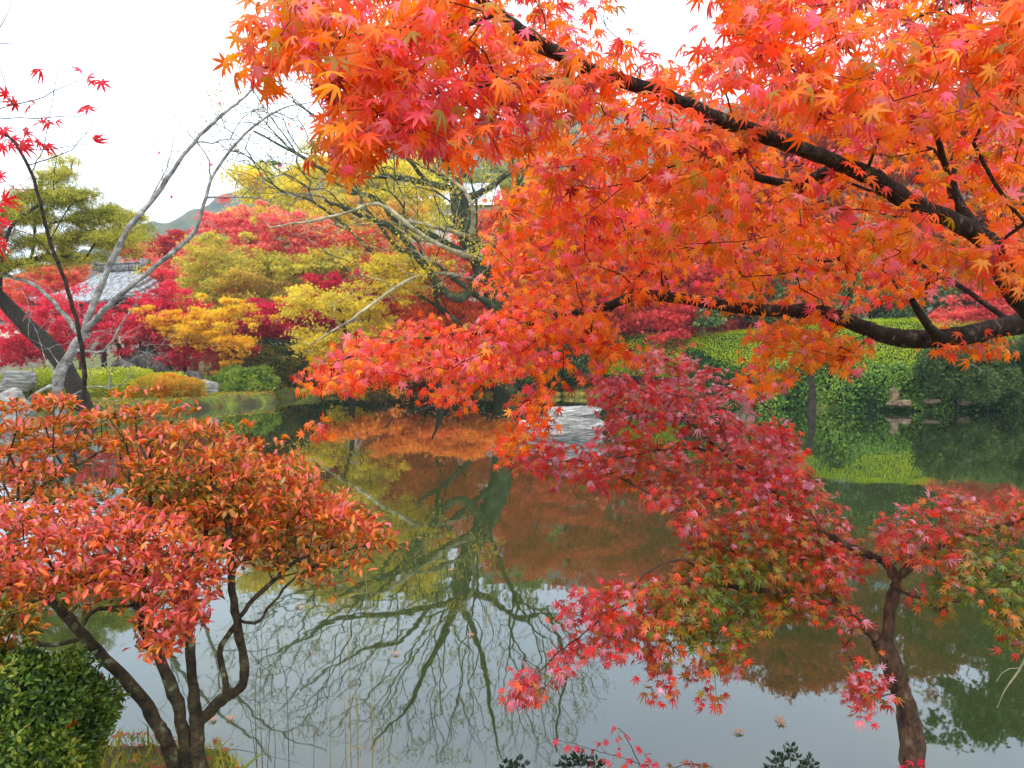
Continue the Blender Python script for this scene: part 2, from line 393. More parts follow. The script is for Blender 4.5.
# haze
def box_mesh(lo, hi):
    x0, y0, z0 = lo; x1, y1, z1 = hi
    v = [(x0, y0, z0), (x1, y0, z0), (x1, y1, z0), (x0, y1, z0), (x0, y0, z1), (x1, y0, z1), (x1, y1, z1), (x0, y1, z1)]
    f = np.array([(0, 3, 2, 1), (4, 5, 6, 7), (0, 1, 5, 4), (1, 2, 6, 5), (2, 3, 7, 6), (3, 0, 4, 7)])
    return v, f
HAZE = True
if HAZE:
    m, n, o = new_mat('haze_air'); pv = n.nodes.new('ShaderNodeVolumePrincipled')
    pv.inputs['Color'].default_value = (.74, .87, 1, 1); pv.inputs['Density'].default_value = .0009; pv.inputs['Anisotropy'].default_value = .1
    n.links.new(pv.outputs[0], o.inputs['Volume'])
    v, f = box_mesh((-610, -70, -6), (610, 710, 150)); tag(mesh_obj('haze', v, f, m), kind='stuff')

# ------------------------------------------------------------------ generic crowns
def ell_points(pads, D, n, rng, power=.5):
    """pads: (px,py,rx,ry,rz_m[,dD]) in photo pixels at distance D -> cluster centres"""
    area = np.array([p[2] * p[3] for p in pads], float); pick = rng.choice(len(pads), n, p=area / area.sum())
    u = norm(rng.normal(size=(n, 3))) * rng.uniform(0, 1, (n, 1)) ** power
    a = np.array([[p[0], p[1], p[2], p[3], p[4], p[5] if len(p) > 5 else 0] for p in pads], float)[pick]
    return P(a[:, 0] + u[:, 0] * a[:, 2], a[:, 1] + u[:, 1] * a[:, 3], D + a[:, 5] + u[:, 2] * a[:, 4]), pick
def far_tree(name, label, base, trunk, pads, D, pal, ncl=120, nper=60, size=.09, r0=.16, bark=None, T=None, mat=None, sig=(.30, .30, .12),
             seed=1, cat='tree', group=None, alpha=.35, scale=.5, spread=.25, upright=.5, power=.5, rt=.006, crown_name='crown', flat=.6, lift=.80):
    rng = np.random.default_rng(seed); ncl = int(ncl * 1.3); nper = int(nper * 1.5); size = size * 1.2; pads = [(p[0], p[1], p[2] * 1.12, p[3] * 1.15, *p[4:]) for p in pads]; T = T or T_star; mat = mat or M_far; bark = bark or M_bark
    b = P(base[0], base[1], D)[0:3]; bz = gh(b[0], D); root = np.array([b[0], D, bz - .1])
    e = empty(name, (root[0], root[1], bz), label, cat, group)
    sk = Skel(); pts = [root] + [P(t[0], t[1], D + (t[2] if len(t) > 2 else 0)) for t in trunk]
    sk.limb(pts, r0, r0 * .35, .25, rng, .01)
    C, pick = ell_points(pads, D, ncl, rng, power)
    ol = rng.uniform(size=ncl) < .16; C[ol] += rng.normal(size=(int(ol.sum()), 3)) * [.7, .6, .38]
    C[:, 2] = np.maximum(C[:, 2], ground_h(C[:, 0], C[:, 1]) * (C[:, 1] > 0) + .15)
    sk.connect(C, alpha, .35, rng, .10, .08)
    sk.build('trunk', bark, e, rt=rt, ex=.45, sides=8, rscale=4)
    n = ncl * nper; k = np.repeat(np.arange(ncl), nper)
    pos = C[k] + rng.normal(size=(n, 3)) * np.array(sig) * rng.uniform(.35, .85, ncl)[k][:, None]
    pos[:, 2] -= .15 * np.abs(rng.normal(size=n)) * (rng.uniform(size=n) < .25)
    nrm = rng.normal(size=(n, 3)) * flat * 1.3 + np.array([0, -.25, 1]); yd = rng.normal(size=(n, 3)) + np.array([0, 0, -.3])
    pals = pal if isinstance(pal, list) and isinstance(pal[0], list) else [pal]
    colr = palette_pick(pos, [srgb(*c) ** lift for c in pals[0]], rng, scale * 1.7, seed, spread, .28)
    Vv, Ff, Cc = leaves_geo(T, pos, yd, nrm, size * rng.uniform(.7, 1.3, n), colr, rng)
    mesh_obj(crown_name, Vv, Ff, mat, e, Cc)
    return e

YEL = [(226, 176, 10), (240, 200, 20), (244, 214, 50), (214, 200, 50), (170, 170, 50)]
CRIM = [(150, 8, 26), (205, 14, 44), (226, 30, 56), (214, 36, 82), (236, 60, 60)]
CORAL = [(224, 70, 50), (236, 92, 66), (240, 112, 84), (226, 60, 70), (236, 140, 70)]
ORNG = [(196, 70, 12), (230, 96, 14), (240, 120, 22), (236, 84, 30), (226, 60, 40)]
OLIV = [(140, 140, 40), (196, 180, 40), (220, 196, 44), (170, 160, 50), (214, 150, 50)]
RUST = [(150, 44, 26), (190, 62, 36), (212, 84, 44), (160, 80, 40), (200, 54, 46)]
GREEN = [(30, 56, 22), (44, 78, 26), (66, 100, 30), (40, 66, 34), (90, 118, 40)]
BRIGHT = [(84, 122, 20), (112, 150, 24), (140, 172, 30), (104, 150, 30)]
PINE = [(96, 106, 30), (150, 150, 44), (190, 182, 60), (216, 196, 80)]
exec_far = True
# trees on the far and left banks
far_tree('pine_tree', 'large pine with leaning dark trunk and yellow green needle pads at the left edge', (90, 392),
         [(62, 362), (20, 318), (-14, 280), (-18, 240), (8, 205), (40, 190)],
         [(56, 196, 38, 10, 1.0), (15, 216, 42, 9, 1.2), (104, 216, 34, 8, .9), (50, 240, 80, 8, 1.3), (5, 262, 40, 8, 1.0), (118, 236, 30, 6, .9), (-60, 230, 50, 60, 1.5), (56, 176, 26, 7, .6), (70, 258, 40, 5, 1.0)],
         20, PINE, ncl=300, nper=70, size=.12, r0=.25, bark=M_bark, T=T_needle, lift=1.0, mat=M_far, sig=(.26, .26, .11), seed=11, upright=1, spread=.3, rt=.010)
far_tree('maple_tree', 'crimson maple spreading in front of the pavilion and hiding its walls', (128, 382), [(125, 362), (118, 345), (100, 320)],
         [(90, 322, 75, 14, 1.6), (60, 345, 55, 16, 1.4), (150, 330, 50, 18, 1.5), (185, 348, 45, 16, 1.2), (40, 312, 38, 20, 1.5), (175, 315, 40, 18, 1.3), (225, 350, 22, 12, 1), (15, 345, 34, 14, 1.4), (150, 302, 26, 8, 1), (75, 305, 18, 6, 1), (172, 290, 16, 10, 1)],
         31, CRIM, ncl=230, nper=75, size=.085, r0=.14, seed=12, scale=.9)
far_tree('maple_tree', 'dark red maple rising just behind the pavilion ridge', (165, 372), [(165, 330), (168, 270)],
         [(150, 250, 32, 10, 1.5), (185, 256, 26, 16, 1.5), (178, 240, 22, 8, 1), (170, 285, 24, 22, 1.2)], 42, [(120, 22, 20), (176, 30, 34), (214, 30, 40), (150, 40, 30)], ncl=120, nper=70, size=.12, r0=.2, seed=13)
far_tree('maple_tree', 'coral pink maple between the yellow trees in the middle of the left bank', (255, 372), [(255, 330), (252, 280), (250, 240)],
         [(245, 230, 50, 22, 1.8), (270, 250, 55, 22, 1.8), (215, 265, 34, 24, 1.5), (300, 232, 34, 18, 1.5), (250, 300, 50, 16, 1.5)], 38, [(232, 70, 76), (240, 120, 100), (228, 40, 70), (244, 140, 110), (236, 170, 80)], ncl=210, nper=75, size=.10, r0=.2, seed=14)
far_tree('broadleaf_tree', 'tall bright yellow tree behind the coral pink maple', (290, 370), [(292, 300), (300, 220), (305, 175)],
         [(280, 190, 44, 20, 2), (330, 172, 46, 24, 2), (244, 214, 30, 14, 2), (370, 190, 40, 30, 2), (250, 175, 20, 12, 1.5), (330, 215, 60, 22, 2), (410, 190, 36, 40, 2)],
         46, YEL, ncl=260, nper=75, size=.12, r0=.22, seed=15, sig=(.5, .5, .22), bark=M_bark_pale)
far_tree('sapling_tree', 'thin pale stemmed tree with loose olive yellow leaves right of the pavilion', (212, 378), [(212, 340), (208, 290), (205, 240)],
         [(200, 255, 22, 20, 1), (215, 290, 34, 24, 1.2), (190, 300, 22, 16, 1), (235, 320, 30, 14, 1), (212, 240, 14, 10, .8), (240, 270, 20, 20, 1)], 34, OLIV, ncl=150, nper=34, size=.085, r0=.07, seed=16, bark=M_bark_pale)
far_tree('sapling_tree', 'second pale stemmed olive leaved tree nearer the pond centre', (226, 380), [(228, 330), (224, 280), (222, 250)],
         [(225, 262, 26, 22, 1), (260, 290, 30, 14, 1), (225, 310, 40, 14, 1)], 35.5, [(200, 170, 40), (226, 150, 50), (170, 160, 50), (232, 180, 70)], ncl=110, nper=34, size=.085, r0=.06, seed=17, bark=M_bark_pale)
far_tree('maple_tree', 'small golden yellow maple leaning over the far left shore', (236, 388), [(238, 360), (228, 345), (215, 335)],
         [(200, 330, 30, 8, .8), (225, 342, 26, 7, .8), (228, 358, 14, 6, .6), (226, 371, 14, 5, .5), (180, 318, 30, 10, .8), (230, 312, 24, 12, 1)], 29.6, [(238, 160, 10), (246, 180, 16), (240, 196, 30)], ncl=110, nper=70, size=.07, r0=.11, seed=18, sig=(.22, .2, .06))
far_tree('maple_tree', 'deep crimson maple with layered pads on the far shore right of the golden maple', (290, 385), [(292, 350), (300, 320)],
         [(285, 312, 50, 14, 1.4), (325, 292, 40, 18, 1.5), (350, 305, 38, 16, 1.3), (370, 285, 30, 14, 1.2), (270, 330, 44, 9, 1.2), (320, 325, 30, 10, 1), (390, 310, 26, 18, 1)], 32, [(150, 8, 30), (196, 10, 44), (220, 22, 60), (206, 20, 70)], ncl=190, nper=75, size=.08, r0=.14, seed=19, sig=(.28, .28, .09))
far_tree('maple_tree', 'lemon yellow maple reaching over the water in front of the crimson one', (350, 392), [(352, 360), (345, 330), (340, 310)],
         [(330, 352, 30, 14, .8), (318, 338, 20, 10, .8), (345, 300, 34, 16, 1.2), (300, 300, 20, 14, 1), (370, 330, 30, 20, 1), (395, 262, 34, 16, 1.2), (400, 285, 28, 14, 1), (345, 375, 24, 12, .8)],
         28.9, [(226, 196, 40), (236, 206, 50), (220, 180, 20), (206, 190, 60)], ncl=150, nper=60, size=.075, r0=.12, seed=20)
far_tree('maple_tree', 'red orange maple overhanging the water behind the pink hanging sprays', (430, 392), [(432, 360), (440, 320), (440, 290)],
         [(430, 300, 46, 30, 1.8), (400, 340, 40, 24, 1.6), (450, 330, 36, 26, 1.8, 2), (420, 265, 36, 20, 1.5), (520, 300, 30, 40, 1.8, 4), (450, 362, 60, 14, 1.5, -1)], 31, ORNG, ncl=260, nper=75, size=.09, r0=.2, seed=21)
far_tree('maple_tree', 'salmon orange maple filling the gap right of the pavilion roof', (196, 372), [(196, 330), (198, 290)],
         [(180, 290, 34, 20, 1.5), (215, 300, 40, 22, 1.5), (250, 320, 36, 16, 1.5), (170, 330, 30, 20, 1.4), (150, 262, 22, 12, 1.2)], 40, CORAL, ncl=150, nper=70, size=.10, r0=.14, seed=210)
far_tree('maple_tree', 'mustard yellow maple in the middle distance above the deep crimson one', (335, 370), [(335, 320), (335, 270)],
         [(320, 262, 50, 20, 1.8), (370, 250, 44, 20, 1.8), (345, 285, 40, 18, 1.8), (280, 275, 36, 16, 1.5), (385, 215, 40, 18, 1.8)], 43, [(196, 150, 20), (220, 180, 40), (224, 120, 40), (180, 170, 60)], ncl=200, nper=70, size=.12, r0=.18, seed=211)
far_tree('maple_tree', 'scarlet maple spreading behind the trunk of the old bare cherry', (455, 372), [(455, 330), (455, 290)],
         [(400, 270, 50, 24, 1.8), (455, 260, 50, 26, 1.8), (500, 250, 40, 40, 1.8), (430, 320, 60, 26, 1.8), (350, 240, 40, 14, 1.5)], 37, [(196, 40, 40), (222, 60, 50), (232, 100, 60), (206, 50, 80)], ncl=230, nper=70, size=.11, r0=.18, seed=212)
far_tree('maple_tree', 'orange red maple filling the left edge above the plaster wall', (10, 378), [(10, 340), (12, 300)],
         [(-10, 300, 40, 16, 1.5), (35, 290, 40, 14, 1.5), (70, 292, 26, 10, 1.2), (10, 330, 40, 14, 1.3), (60, 272, 30, 10, 1.2)], 43, [(206, 40, 30), (236, 80, 50), (240, 120, 60), (226, 40, 60)], ncl=190, nper=70, size=.11, r0=.16, seed=213)
far_tree('maple_tree', 'green and yellow turning maple right of the olive saplings', (300, 375), [(300, 340), (296, 290)],
         [(255, 262, 24, 14, 1.2), (300, 268, 40, 16, 1.5), (270, 290, 30, 12, 1.2), (340, 262, 30, 14, 1.3)], 36.5, [(200, 186, 40), (236, 206, 50), (150, 160, 50), (244, 190, 60)], ncl=150, nper=60, size=.09, r0=.12, seed=214)
far_tree('cedar_tree', 'dark narrow conifer top poking above the yellow tree', (266, 365), [(266, 260), (267, 165)],
         [(267, 165, 6, 8, .6), (266, 185, 12, 14, 1), (266, 215, 18, 18, 1.4), (266, 255, 24, 30, 1.8), (266, 310, 28, 30, 2)], 56, GREEN, ncl=150, nper=60, size=.14, r0=.25, seed=22, mat=M_ever, T=T_tri)
far_tree('evergreen_tree', 'dull green evergreen mass behind the bare tree', (420, 365), [(420, 300), (425, 200)],
         [(425, 165, 24, 14, 2), (430, 195, 50, 24, 2.4), (460, 240, 60, 40, 2.6), (380, 240, 40, 40, 2.2), (520, 200, 50, 50, 2.4)], 54, [(86, 96, 50), (120, 124, 62), (150, 146, 60), (176, 160, 60)], ncl=260, nper=60, size=.16, r0=.25, seed=23, mat=M_far, T=T_tri, sig=(.6, .6, .3))
# trees behind the hedge (mostly seen mirrored)
def mir(pads, D):   # pads given by where their mirror image is seen
    r = []
    for p in pads:
        z = M(p[0], p[1], D)[2]; yy = HOR + (H - z) / D * F; r.append((p[0], yy, *p[2:]))
    return r
far_tree('maple_tree', 'low bright orange maple reaching out over the water under the coral sprays', (440, 394), [(438, 385, -1), (432, 372, -2.5)],
         mir([(380, 428, 30, 9, .7), (430, 434, 34, 10, .8), (490, 432, 30, 10, .8), (400, 448, 26, 8, .6), (460, 450, 26, 7, .7), (340, 432, 18, 6, .6)], 28.2), 28.2, [(240, 110, 20), (248, 140, 30), (244, 96, 30)], ncl=170, nper=60, size=.075, r0=.1, seed=240, sig=(.28, .28, .1))
far_tree('maple_tree', 'tall orange red maple behind the left end of the hedge', (560, 385), [(560, 330), (570, 240), (570, 200)],
         mir([(560, 510, 60, 30, 2), (600, 560, 60, 28, 2), (540, 470, 60, 34, 2), (640, 530, 50, 40, 2), (520, 560, 40, 24, 1.6), (600, 470, 60, 30, 2)], 33), 33, [(196, 60, 24), (222, 84, 36), (232, 70, 50), (190, 40, 40)], ncl=300, nper=70, size=.11, r0=.24, seed=24, sig=(.4, .4, .16))
far_tree('maple_tree', 'broad rose red maple behind the middle of the hedge', (690, 372), [(690, 320), (700, 200), (700, 160)],
         mir([(690, 540, 60, 40, 2), (720, 600, 60, 40, 2), (660, 580, 44, 26, 2), (740, 520, 50, 40, 2), (690, 480, 70, 40, 2)], 31), 31, [(196, 30, 36), (214, 50, 56), (226, 70, 60), (180, 40, 30)], ncl=280, nper=70, size=.11, r0=.24, seed=25, sig=(.4, .4, .16))
far_tree('broadleaf_tree', 'tall rust brown tree behind the hedge left of the evergreen', (800, 372), [(800, 320), (805, 150), (805, 80)],
         mir([(790, 600, 60, 50, 2.4), (800, 660, 50, 40, 2), (850, 640, 50, 50, 2.4), (760, 640, 40, 40, 2), (820, 540, 70, 40, 2.4)], 32), 32, RUST, ncl=320, nper=70, size=.12, r0=.28, seed=26, sig=(.45, .45, .2))
far_tree('broadleaf_tree', 'tall russet tree behind the right part of the hedge', (920, 372), [(920, 320), (920, 150), (920, 90)],
         mir([(930, 600, 70, 50, 2.4), (940, 660, 60, 40, 2), (880, 545, 60, 44, 2.4), (985, 620, 60, 60, 2.4), (960, 530, 60, 34, 2.2), (1030, 560, 50, 50, 2.2)], 33), 33, [(150, 60, 34), (190, 74, 44), (120, 104, 40), (206, 84, 54)], ncl=360, nper=70, size=.12, r0=.28, seed=27, sig=(.45, .45, .2))
far_tree('evergreen_tree', 'tall dark green evergreen at the right edge behind the hedge', (1010, 372), [(1010, 320), (1010, 150), (1010, 60)],
         mir([(1050, 610, 40, 50, 2.4), (1000, 706, 50, 30, 2), (1070, 660, 60, 80, 2.4), (1090, 560, 60, 60, 2)], 34.5), 30, GREEN, ncl=340, nper=70, size=.13, r0=.3, seed=28, mat=M_ever, T=T_tri, sig=(.45, .45, .22))
far_tree('evergreen_tree', 'low spreading dark evergreen between the hedge and the russet trees', (870, 372), [(870, 350), (870, 320)],
         [(790, 300, 50, 24, 1.2), (850, 300, 60, 30, 1.2), (910, 295, 60, 34, 1.2), (970, 290, 50, 34, 1.2), (1040, 300, 60, 40, 1.2), (740, 310, 40, 14, 1)], 29.5, [(40, 60, 26), (60, 86, 32), (90, 112, 44)], ncl=260, nper=70, size=.10, r0=.16, seed=230, mat=M_ever, T=T_oval, sig=(.3, .3, .16))
far_tree('maple_tree', 'coral maple showing under the big limb at the right edge', (1000, 368), [(1000, 340), (995, 310)],
         [(1000, 290, 40, 14, 1.2), (960, 318, 34, 9, 1), (1020, 312, 40, 10, 1), (940, 330, 18, 6, .8)], 28, [(236, 70, 60), (240, 100, 80), (226, 50, 70)], ncl=130, nper=60, size=.08, r0=.12, seed=29, sig=(.25, .25, .1))

# ------------------------------------------------------------------ big bare mossy tree on the far shore
def bare_tree(name, label, root, limbs, polys, D, n, bark, r0, seed, cat='tree', mirror=False, leaf=None, leafn=2, alpha=.2, rt=.007, dd=2.0, step=.3, jit=.12, sizes=.07, T=None, ex=.45):
    rng = np.random.default_rng(seed)
    e = empty(name, root, label, cat)
    sk = Skel()
    for L in limbs: sk.limb(L[0], L[1], L[2], step, rng, step * .05)
    C = []
    for poly, k, d0, d1, mi in polys:
        q = sample_poly(poly, k, rng); D_ = rng.uniform(d0, d1, k); C.append((M if mi else P)(q[:, 0], q[:, 1], D_))
    C = np.vstack(C); ids = sk.connect(C, alpha, step, rng, jit, .05)
    sk.build('trunk', bark, e, rt=rt, ex=ex, sides=10, rscale=4)
    if leaf is not None:
        k = rng.choice(len(C), leafn[0]); k = np.repeat(k, leafn[1]); nn_ = len(k)
        pos = C[k] + rng.normal(size=(nn_, 3)) * leafn[2]
        c = palette_pick(pos, [srgb(*c) for c in leaf], rng, .5, seed)
        V_, F_, C_ = leaves_geo(T or T_star, pos, rng.normal(size=(nn_, 3)), rng.normal(size=(nn_, 3)) + [0, 0, .8], sizes, c, rng)
        mesh_obj('crown', V_, F_, M_far, e, C_)
    return e, sk, C
DT = 28.5
rt_ = np.array([*P(506, 395, 30.6)[:2], .2]); rt_[2] = gh(rt_[0], rt_[1]) - .1
DT = 30.6
m_ = lambda x, y, d=0: M(x, y, DT + d)
bare_tree('cherry_tree', 'big old bare cherry with mossy green trunk leaning left over the far shore', rt_,
          [([rt_, m_(503, 470), m_(486, 520), m_(466, 560), m_(458, 600)], .52, .36),
           ([m_(486, 525), m_(440, 552, -.5), m_(400, 572, -1), m_(376, 596, -1.3), m_(350, 600, -1.5)], .19, .04),
           ([m_(458, 598), m_(430, 606, -.5), m_(390, 614, -1), m_(340, 618, -1.5), m_(300, 640, -2), m_(262, 660, -2)], .15, .03),
           ([m_(458, 598), m_(445, 632), m_(425, 670), m_(405, 710), m_(372, 745)], .20, .03),
           ([m_(458, 598), m_(468, 620, 1), m_(482, 660, 1.5), m_(492, 715, 2), m_(500, 760, 2)], .18, .03),
           ([m_(462, 590), m_(486, 596, .5), m_(520, 618, 1), m_(548, 614, 1.5), m_(575, 640, 2)], .17, .04),
           ([m_(548, 614, 1.5), m_(566, 660, 1.5), m_(560, 700, 1.5), m_(556, 755, 1.5)], .10, .03),
           ([m_(430, 606, -.5), m_(400, 640, -1.2), m_(360, 650, -2), m_(300, 690, -2.5)], .10, .03),
           ([m_(486, 525), m_(455, 500, -2), P(400, 235, 28), P(360, 215, 27.5), P(325, 200, 27)], .20, .05),
           ([m_(500, 480), P(470, 290, 29.5), P(430, 262, 29), P(395, 250, 28)], .16, .05)],
          [([(250, 590), (400, 580), (470, 600), (560, 600), (620, 640), (610, 700), (560, 765), (380, 765), (300, 740), (230, 700), (200, 650)], 1300, 28.5, 33.5, True),
           ([(320, 190), (420, 170), (500, 200), (490, 280), (440, 310), (360, 300), (300, 240)], 170, 27, 30, False)],
          DT, 0, M_bark_green, .5, 31, leaf=[(150, 150, 50), (186, 176, 50), (120, 130, 60), (200, 190, 80)], leafn=(420, 16, .2), sizes=.08, rt=.0075, alpha=.62, ex=.42, jit=.03)
# pale bare tree, branches over the yellow and red background
rp2 = P(508, 392, 31.3); rp2[2] = gh(rp2[0], rp2[1]) - .1
bare_tree('cherry_tree', 'pale barked bare cherry with long arching twigs in front of the yellow tree', rp2,
          [([rp2, m_(503, 470, .8), m_(487, 520, .6), P(470, 240, 30.4), P(440, 228, 29), P(400, 220, 28)], .20, .06),
           ([P(476, 260, 30.4), P(430, 240, 28), P(380, 205, 27.5), P(340, 215, 27), P(270, 228, 27)], .11, .03),
           ([P(482, 280, 30.6), P(420, 275, 28), P(350, 320, 27), P(310, 345, 27)], .08, .025),
           ([P(472, 240, 30), P(470, 200, 29), P(440, 170, 29), P(410, 150, 29)], .10, .03)],
          [([(250, 215), (330, 180), (420, 160), (500, 180), (500, 260), (430, 290), (380, 290), (330, 320), (300, 345), (290, 330), (350, 270)], 480, 26.5, 30, False)],
          30, 0, M_bark_pale, .2, 33, leaf=YEL, leafn=(90, 14, .2), sizes=.08, rt=.0055, alpha=.3, jit=.06)
# bare lichen covered cherry on the left bank
rc = P(66, 402, 19.0); rc[2] = gh(rc[0], rc[1]) - .1
c_ = lambda x, y, d=0: P(x, y, 19 + d)
bare_tree('cherry_tree', 'leafless grey lichen covered cherry with two long limbs rising from the left bank', rc,
          [([rc, c_(58, 388), c_(70, 355), c_(83, 335)], .15, .11),
           ([c_(83, 335), c_(95, 300), c_(125, 235), c_(160, 190), c_(190, 147), c_(222, 115), c_(246, 96), c_(262, 76)], .09, .015),
           ([c_(83, 332), c_(115, 300, -.3), c_(160, 262, -.5), c_(195, 230, -.6), c_(211, 180, -.8), c_(240, 140, -1), c_(275, 112, -1.2), c_(320, 100, -1.5)], .075, .01),
           ([c_(80, 335), c_(60, 310, .3), c_(35, 285, .5), c_(0, 275, .6), c_(-40, 270, .8)], .07, .03),
           ([c_(76, 350), c_(105, 350, -.4), c_(125, 318, -.6), c_(145, 290, -.8)], .04, .01),
           ([c_(62, 380), c_(40, 392, -.5), c_(28, 400, -.6), c_(26, 420, -.6)], .05, .02),
           ([c_(211, 180, -.8), c_(207, 155, -.8), c_(185, 130, -.8), c_(172, 112, -.8)], .02, .007),
           ([c_(150, 200), c_(170, 160, .4), c_(175, 130, .4)], .02, .006)],
          [([(140, 120), (200, 110), (330, 90), (335, 200), (250, 210), (215, 170), (170, 200), (150, 160)], 210, 17.5, 20, False),
           ([(20, 270), (80, 280), (150, 290), (200, 350), (110, 390), (60, 380), (20, 330)], 150, 18, 20, False),
           ([(235, 70), (320, 90), (330, 130), (270, 130)], 40, 17.5, 19, False)],
          19, 0, M_bark_grey, .17, 34, leaf=[(196, 14, 40), (214, 30, 60)], leafn=(14, 1, .1), sizes=.09, rt=.0035, alpha=.35, step=.2, T=T_maple, jit=.06)
# dark young maple with a few crimson leaves, left edge
def leafy_twigs(e, sk, ids, C, T, mat, size, pal, rng, per, rad, nmode, scale=1.5, seed=1, spread=.3, colorfn=None, name='crown', droop=.6, sizefn=None, updir=None, whorl=False):
    pos_ = np.array(sk.pos); par = np.array(sk.par); ids = np.array(ids)
    d = norm(pos_[ids] - pos_[par[ids]] + 1e-6)
    n = len(C) * per; k = np.repeat(np.arange(len(C)), per); dk = d[k]
    side = norm(np.cross(dk, rng.normal(size=(n, 3))))
    if whorl:
        p = C[k] + rng.normal(size=(n, 3)) * rad
        yd = norm(side + dk * .45 + np.array([0, 0, .55])); nr = np.array([0, 0, 1.0]) + rng.normal(size=(n, 3)) * .25 - yd * .1
    else:
        t = rng.uniform(-1, .4, (n, 1)); p = C[k] + dk * t * rad + side * rng.uniform(.1, .8, (n, 1)) * rad * np.array([1, 1, .55])
        hz_ = side * np.array([1, 1, .3]) + dk * .5
        yd = norm(norm(hz_) + rng.normal(size=(n, 3)) * .25 + np.array([0, 0, -droop * 1.0]))
        nr = np.array(nmode, float) + rng.normal(size=(n, 3)) * .42
    c = colorfn(p, rng) if colorfn else palette_pick(p, [srgb(*q) for q in pal], rng, scale, seed, spread)
    s = (sizefn(p, rng) if sizefn else size) * rng.uniform(.75, 1.25, n)
    V_, F_, C_ = leaves_geo(T, p, yd, nr, s, c, rng)
    return mesh_obj(name, V_, F_, mat, e, C_)
rng = np.random.default_rng(41)
y_ = lambda x, y, d=0: P(x, y, 3.9 + d)
ry_ = P(30, 700, 3.4); ry_[2] = gh(-2.2, 2.9) - .05; ry_[0] = -2.25; ry_[1] = 2.9
e = empty('maple_tree', ry_, 'slender dark stemmed young maple with scattered crimson leaves against the sky at left', 'tree')
sk = Skel(); sk.limb([ry_, P(30, 560, 3.4), P(70, 450, 3.7), y_(84, 400), y_(81, 345), y_(68, 290), y_(50, 240), y_(32, 175), y_(12, 140), y_(-10, 128)], .016, .006, .06, rng, .002)
for L in ([y_(32, 172), y_(45, 140), y_(60, 60)], [y_(30, 165), y_(70, 150), y_(100, 112)], [y_(-5, 110), y_(40, 98), y_(60, 88), y_(86, 78)], [y_(-10, 118), y_(40, 118), y_(85, 114), y_(102, 104)], [y_(50, 240), y_(70, 205), y_(100, 195)], [y_(-10, 40), y_(5, 20), y_(12, -5)], [y_(-10, 45), y_(15, 42)],
          [y_(5, 132), y_(30, 150), y_(70, 146), y_(95, 143)], [y_(60, 262), y_(30, 235), y_(-5, 225)]):
    sk.limb(L, .0035, .0012, .05, rng, .003)
spots = np.array([(36, 68), (86, 72), (100, 80), (12, 98), (14, 102), (35, 104), (85, 106), (40, 122), (55, 125), (4, 130), (12, 138), (20, 142), (35, 140), (45, 145), (25, 128), (6, 145), (92, 138), (180, 149), (192, 168), (65, 195), (90, 195), (203, 228)], float)
Cc_ = y_(spots[:, 0], spots[:, 1], rng.uniform(-.15, .15, len(spots)))
ids = sk.connect(Cc_[:17], .15, .05, rng, .12)
dense = sample_poly([(-30, 165), (8, 168), (18, 195), (14, 230), (-5, 260), (-40, 240)], 42, rng); Cd = y_(dense[:, 0], dense[:, 1], rng.uniform(-.3, .2, 42))
ids2 = sk.connect(Cd, .15, .05, rng, .12)
tw = sample_poly([(0, 60), (60, 55), (110, 75), (110, 150), (40, 160), (0, 120)], 26, rng); sk.connect(y_(tw[:, 0], tw[:, 1], rng.uniform(-.2, .2, 26)), .2, .05, rng, .15)
sk.build('trunk', M_bark, e, rt=.0009, ex=.4)
CR2 = [(190, 10, 30), (214, 20, 44), (226, 30, 60)]
leafy_twigs(e, sk, list(ids) + list(ids2), np.vstack([Cc_[:17], Cd]), T_maples, M_leaf, .058, CR2, rng, 2, .04, (0, -.9, .5), droop=.3)

# ------------------------------------------------------------------ foreground overhanging maple (upper right)
rng = np.random.default_rng(51)
tb = np.array([2.75, 2.55, gh(2.75, 2.55) - .1])
e = empty('maple_tree', (tb[0], tb[1], tb[2] + .1), 'large foreground maple with fiery orange and coral leaves hanging over the pond from the right', 'tree')
sk = Skel()
A = lambda x, y, d: P(x, y, d)
sk.limb([tb, (2.85, 2.6, .9), (2.8, 2.8, 1.6), A(1200, 400, 2.9)], .12, .08, .06, rng, .004)
sk.limb([A(1200, 400, 2.9), A(1110, 370, 2.8), A(1020, 300, 2.6), A(985, 240, 2.55), A(905, 200, 2.5), A(868, 175, 2.45), A(800, 148, 2.4), A(735, 125, 2.3), A(665, 95, 2.2), A(590, 70, 2.1), (A(540, 42, 2.0)), A(500, 14, 1.95), A(460, -15, 1.9), A(400, -40, 1.9)], .038, .008, .025, rng, .0012)
sk.limb([A(1200, 400, 2.9), A(1120, 330, 3.0), A(1024, 324, 3.1), A(960, 336, 3.1), A(900, 338, 3.15), A(858, 325, 3.2), A(820, 312, 3.2), A(760, 310, 3.3), A(690, 300, 3.35), A(640, 295, 3.4), A(605, 307, 3.4), A(550, 317, 3.5)], .047, .016, .025, rng, .0012)
sk.limb([A(945, 338, 3.1), A(930, 328, 3.05), A(912, 300, 3.0)], .022, .012, .05)
sk.limb([A(550, 317, 3.5), A(500, 330, 3.6), A(440, 335, 3.8), A(380, 345, 3.9), A(330, 365, 4)], .014, .004, .05, rng, .004)
sk.limb([A(800, 185, 2.6), A(780, 183, 2.6), A(730, 170, 2.6), A(680, 148, 2.55), A(640, 128, 2.5)], .016, .008, .05, rng, .003)
sk.limb([A(985, 240, 2.55), A(950, 180, 2.6), A(975, 120, 2.6), A(1005, 60, 2.6), A(1030, 20, 2.6)], .02, .012, .05, rng, .003)
sk.limb([A(1040, 25, 2.4), A(990, 8, 2.3), A(960, 2, 2.3), A(900, 25, 2.2)], .009, .004, .05, rng, .002)
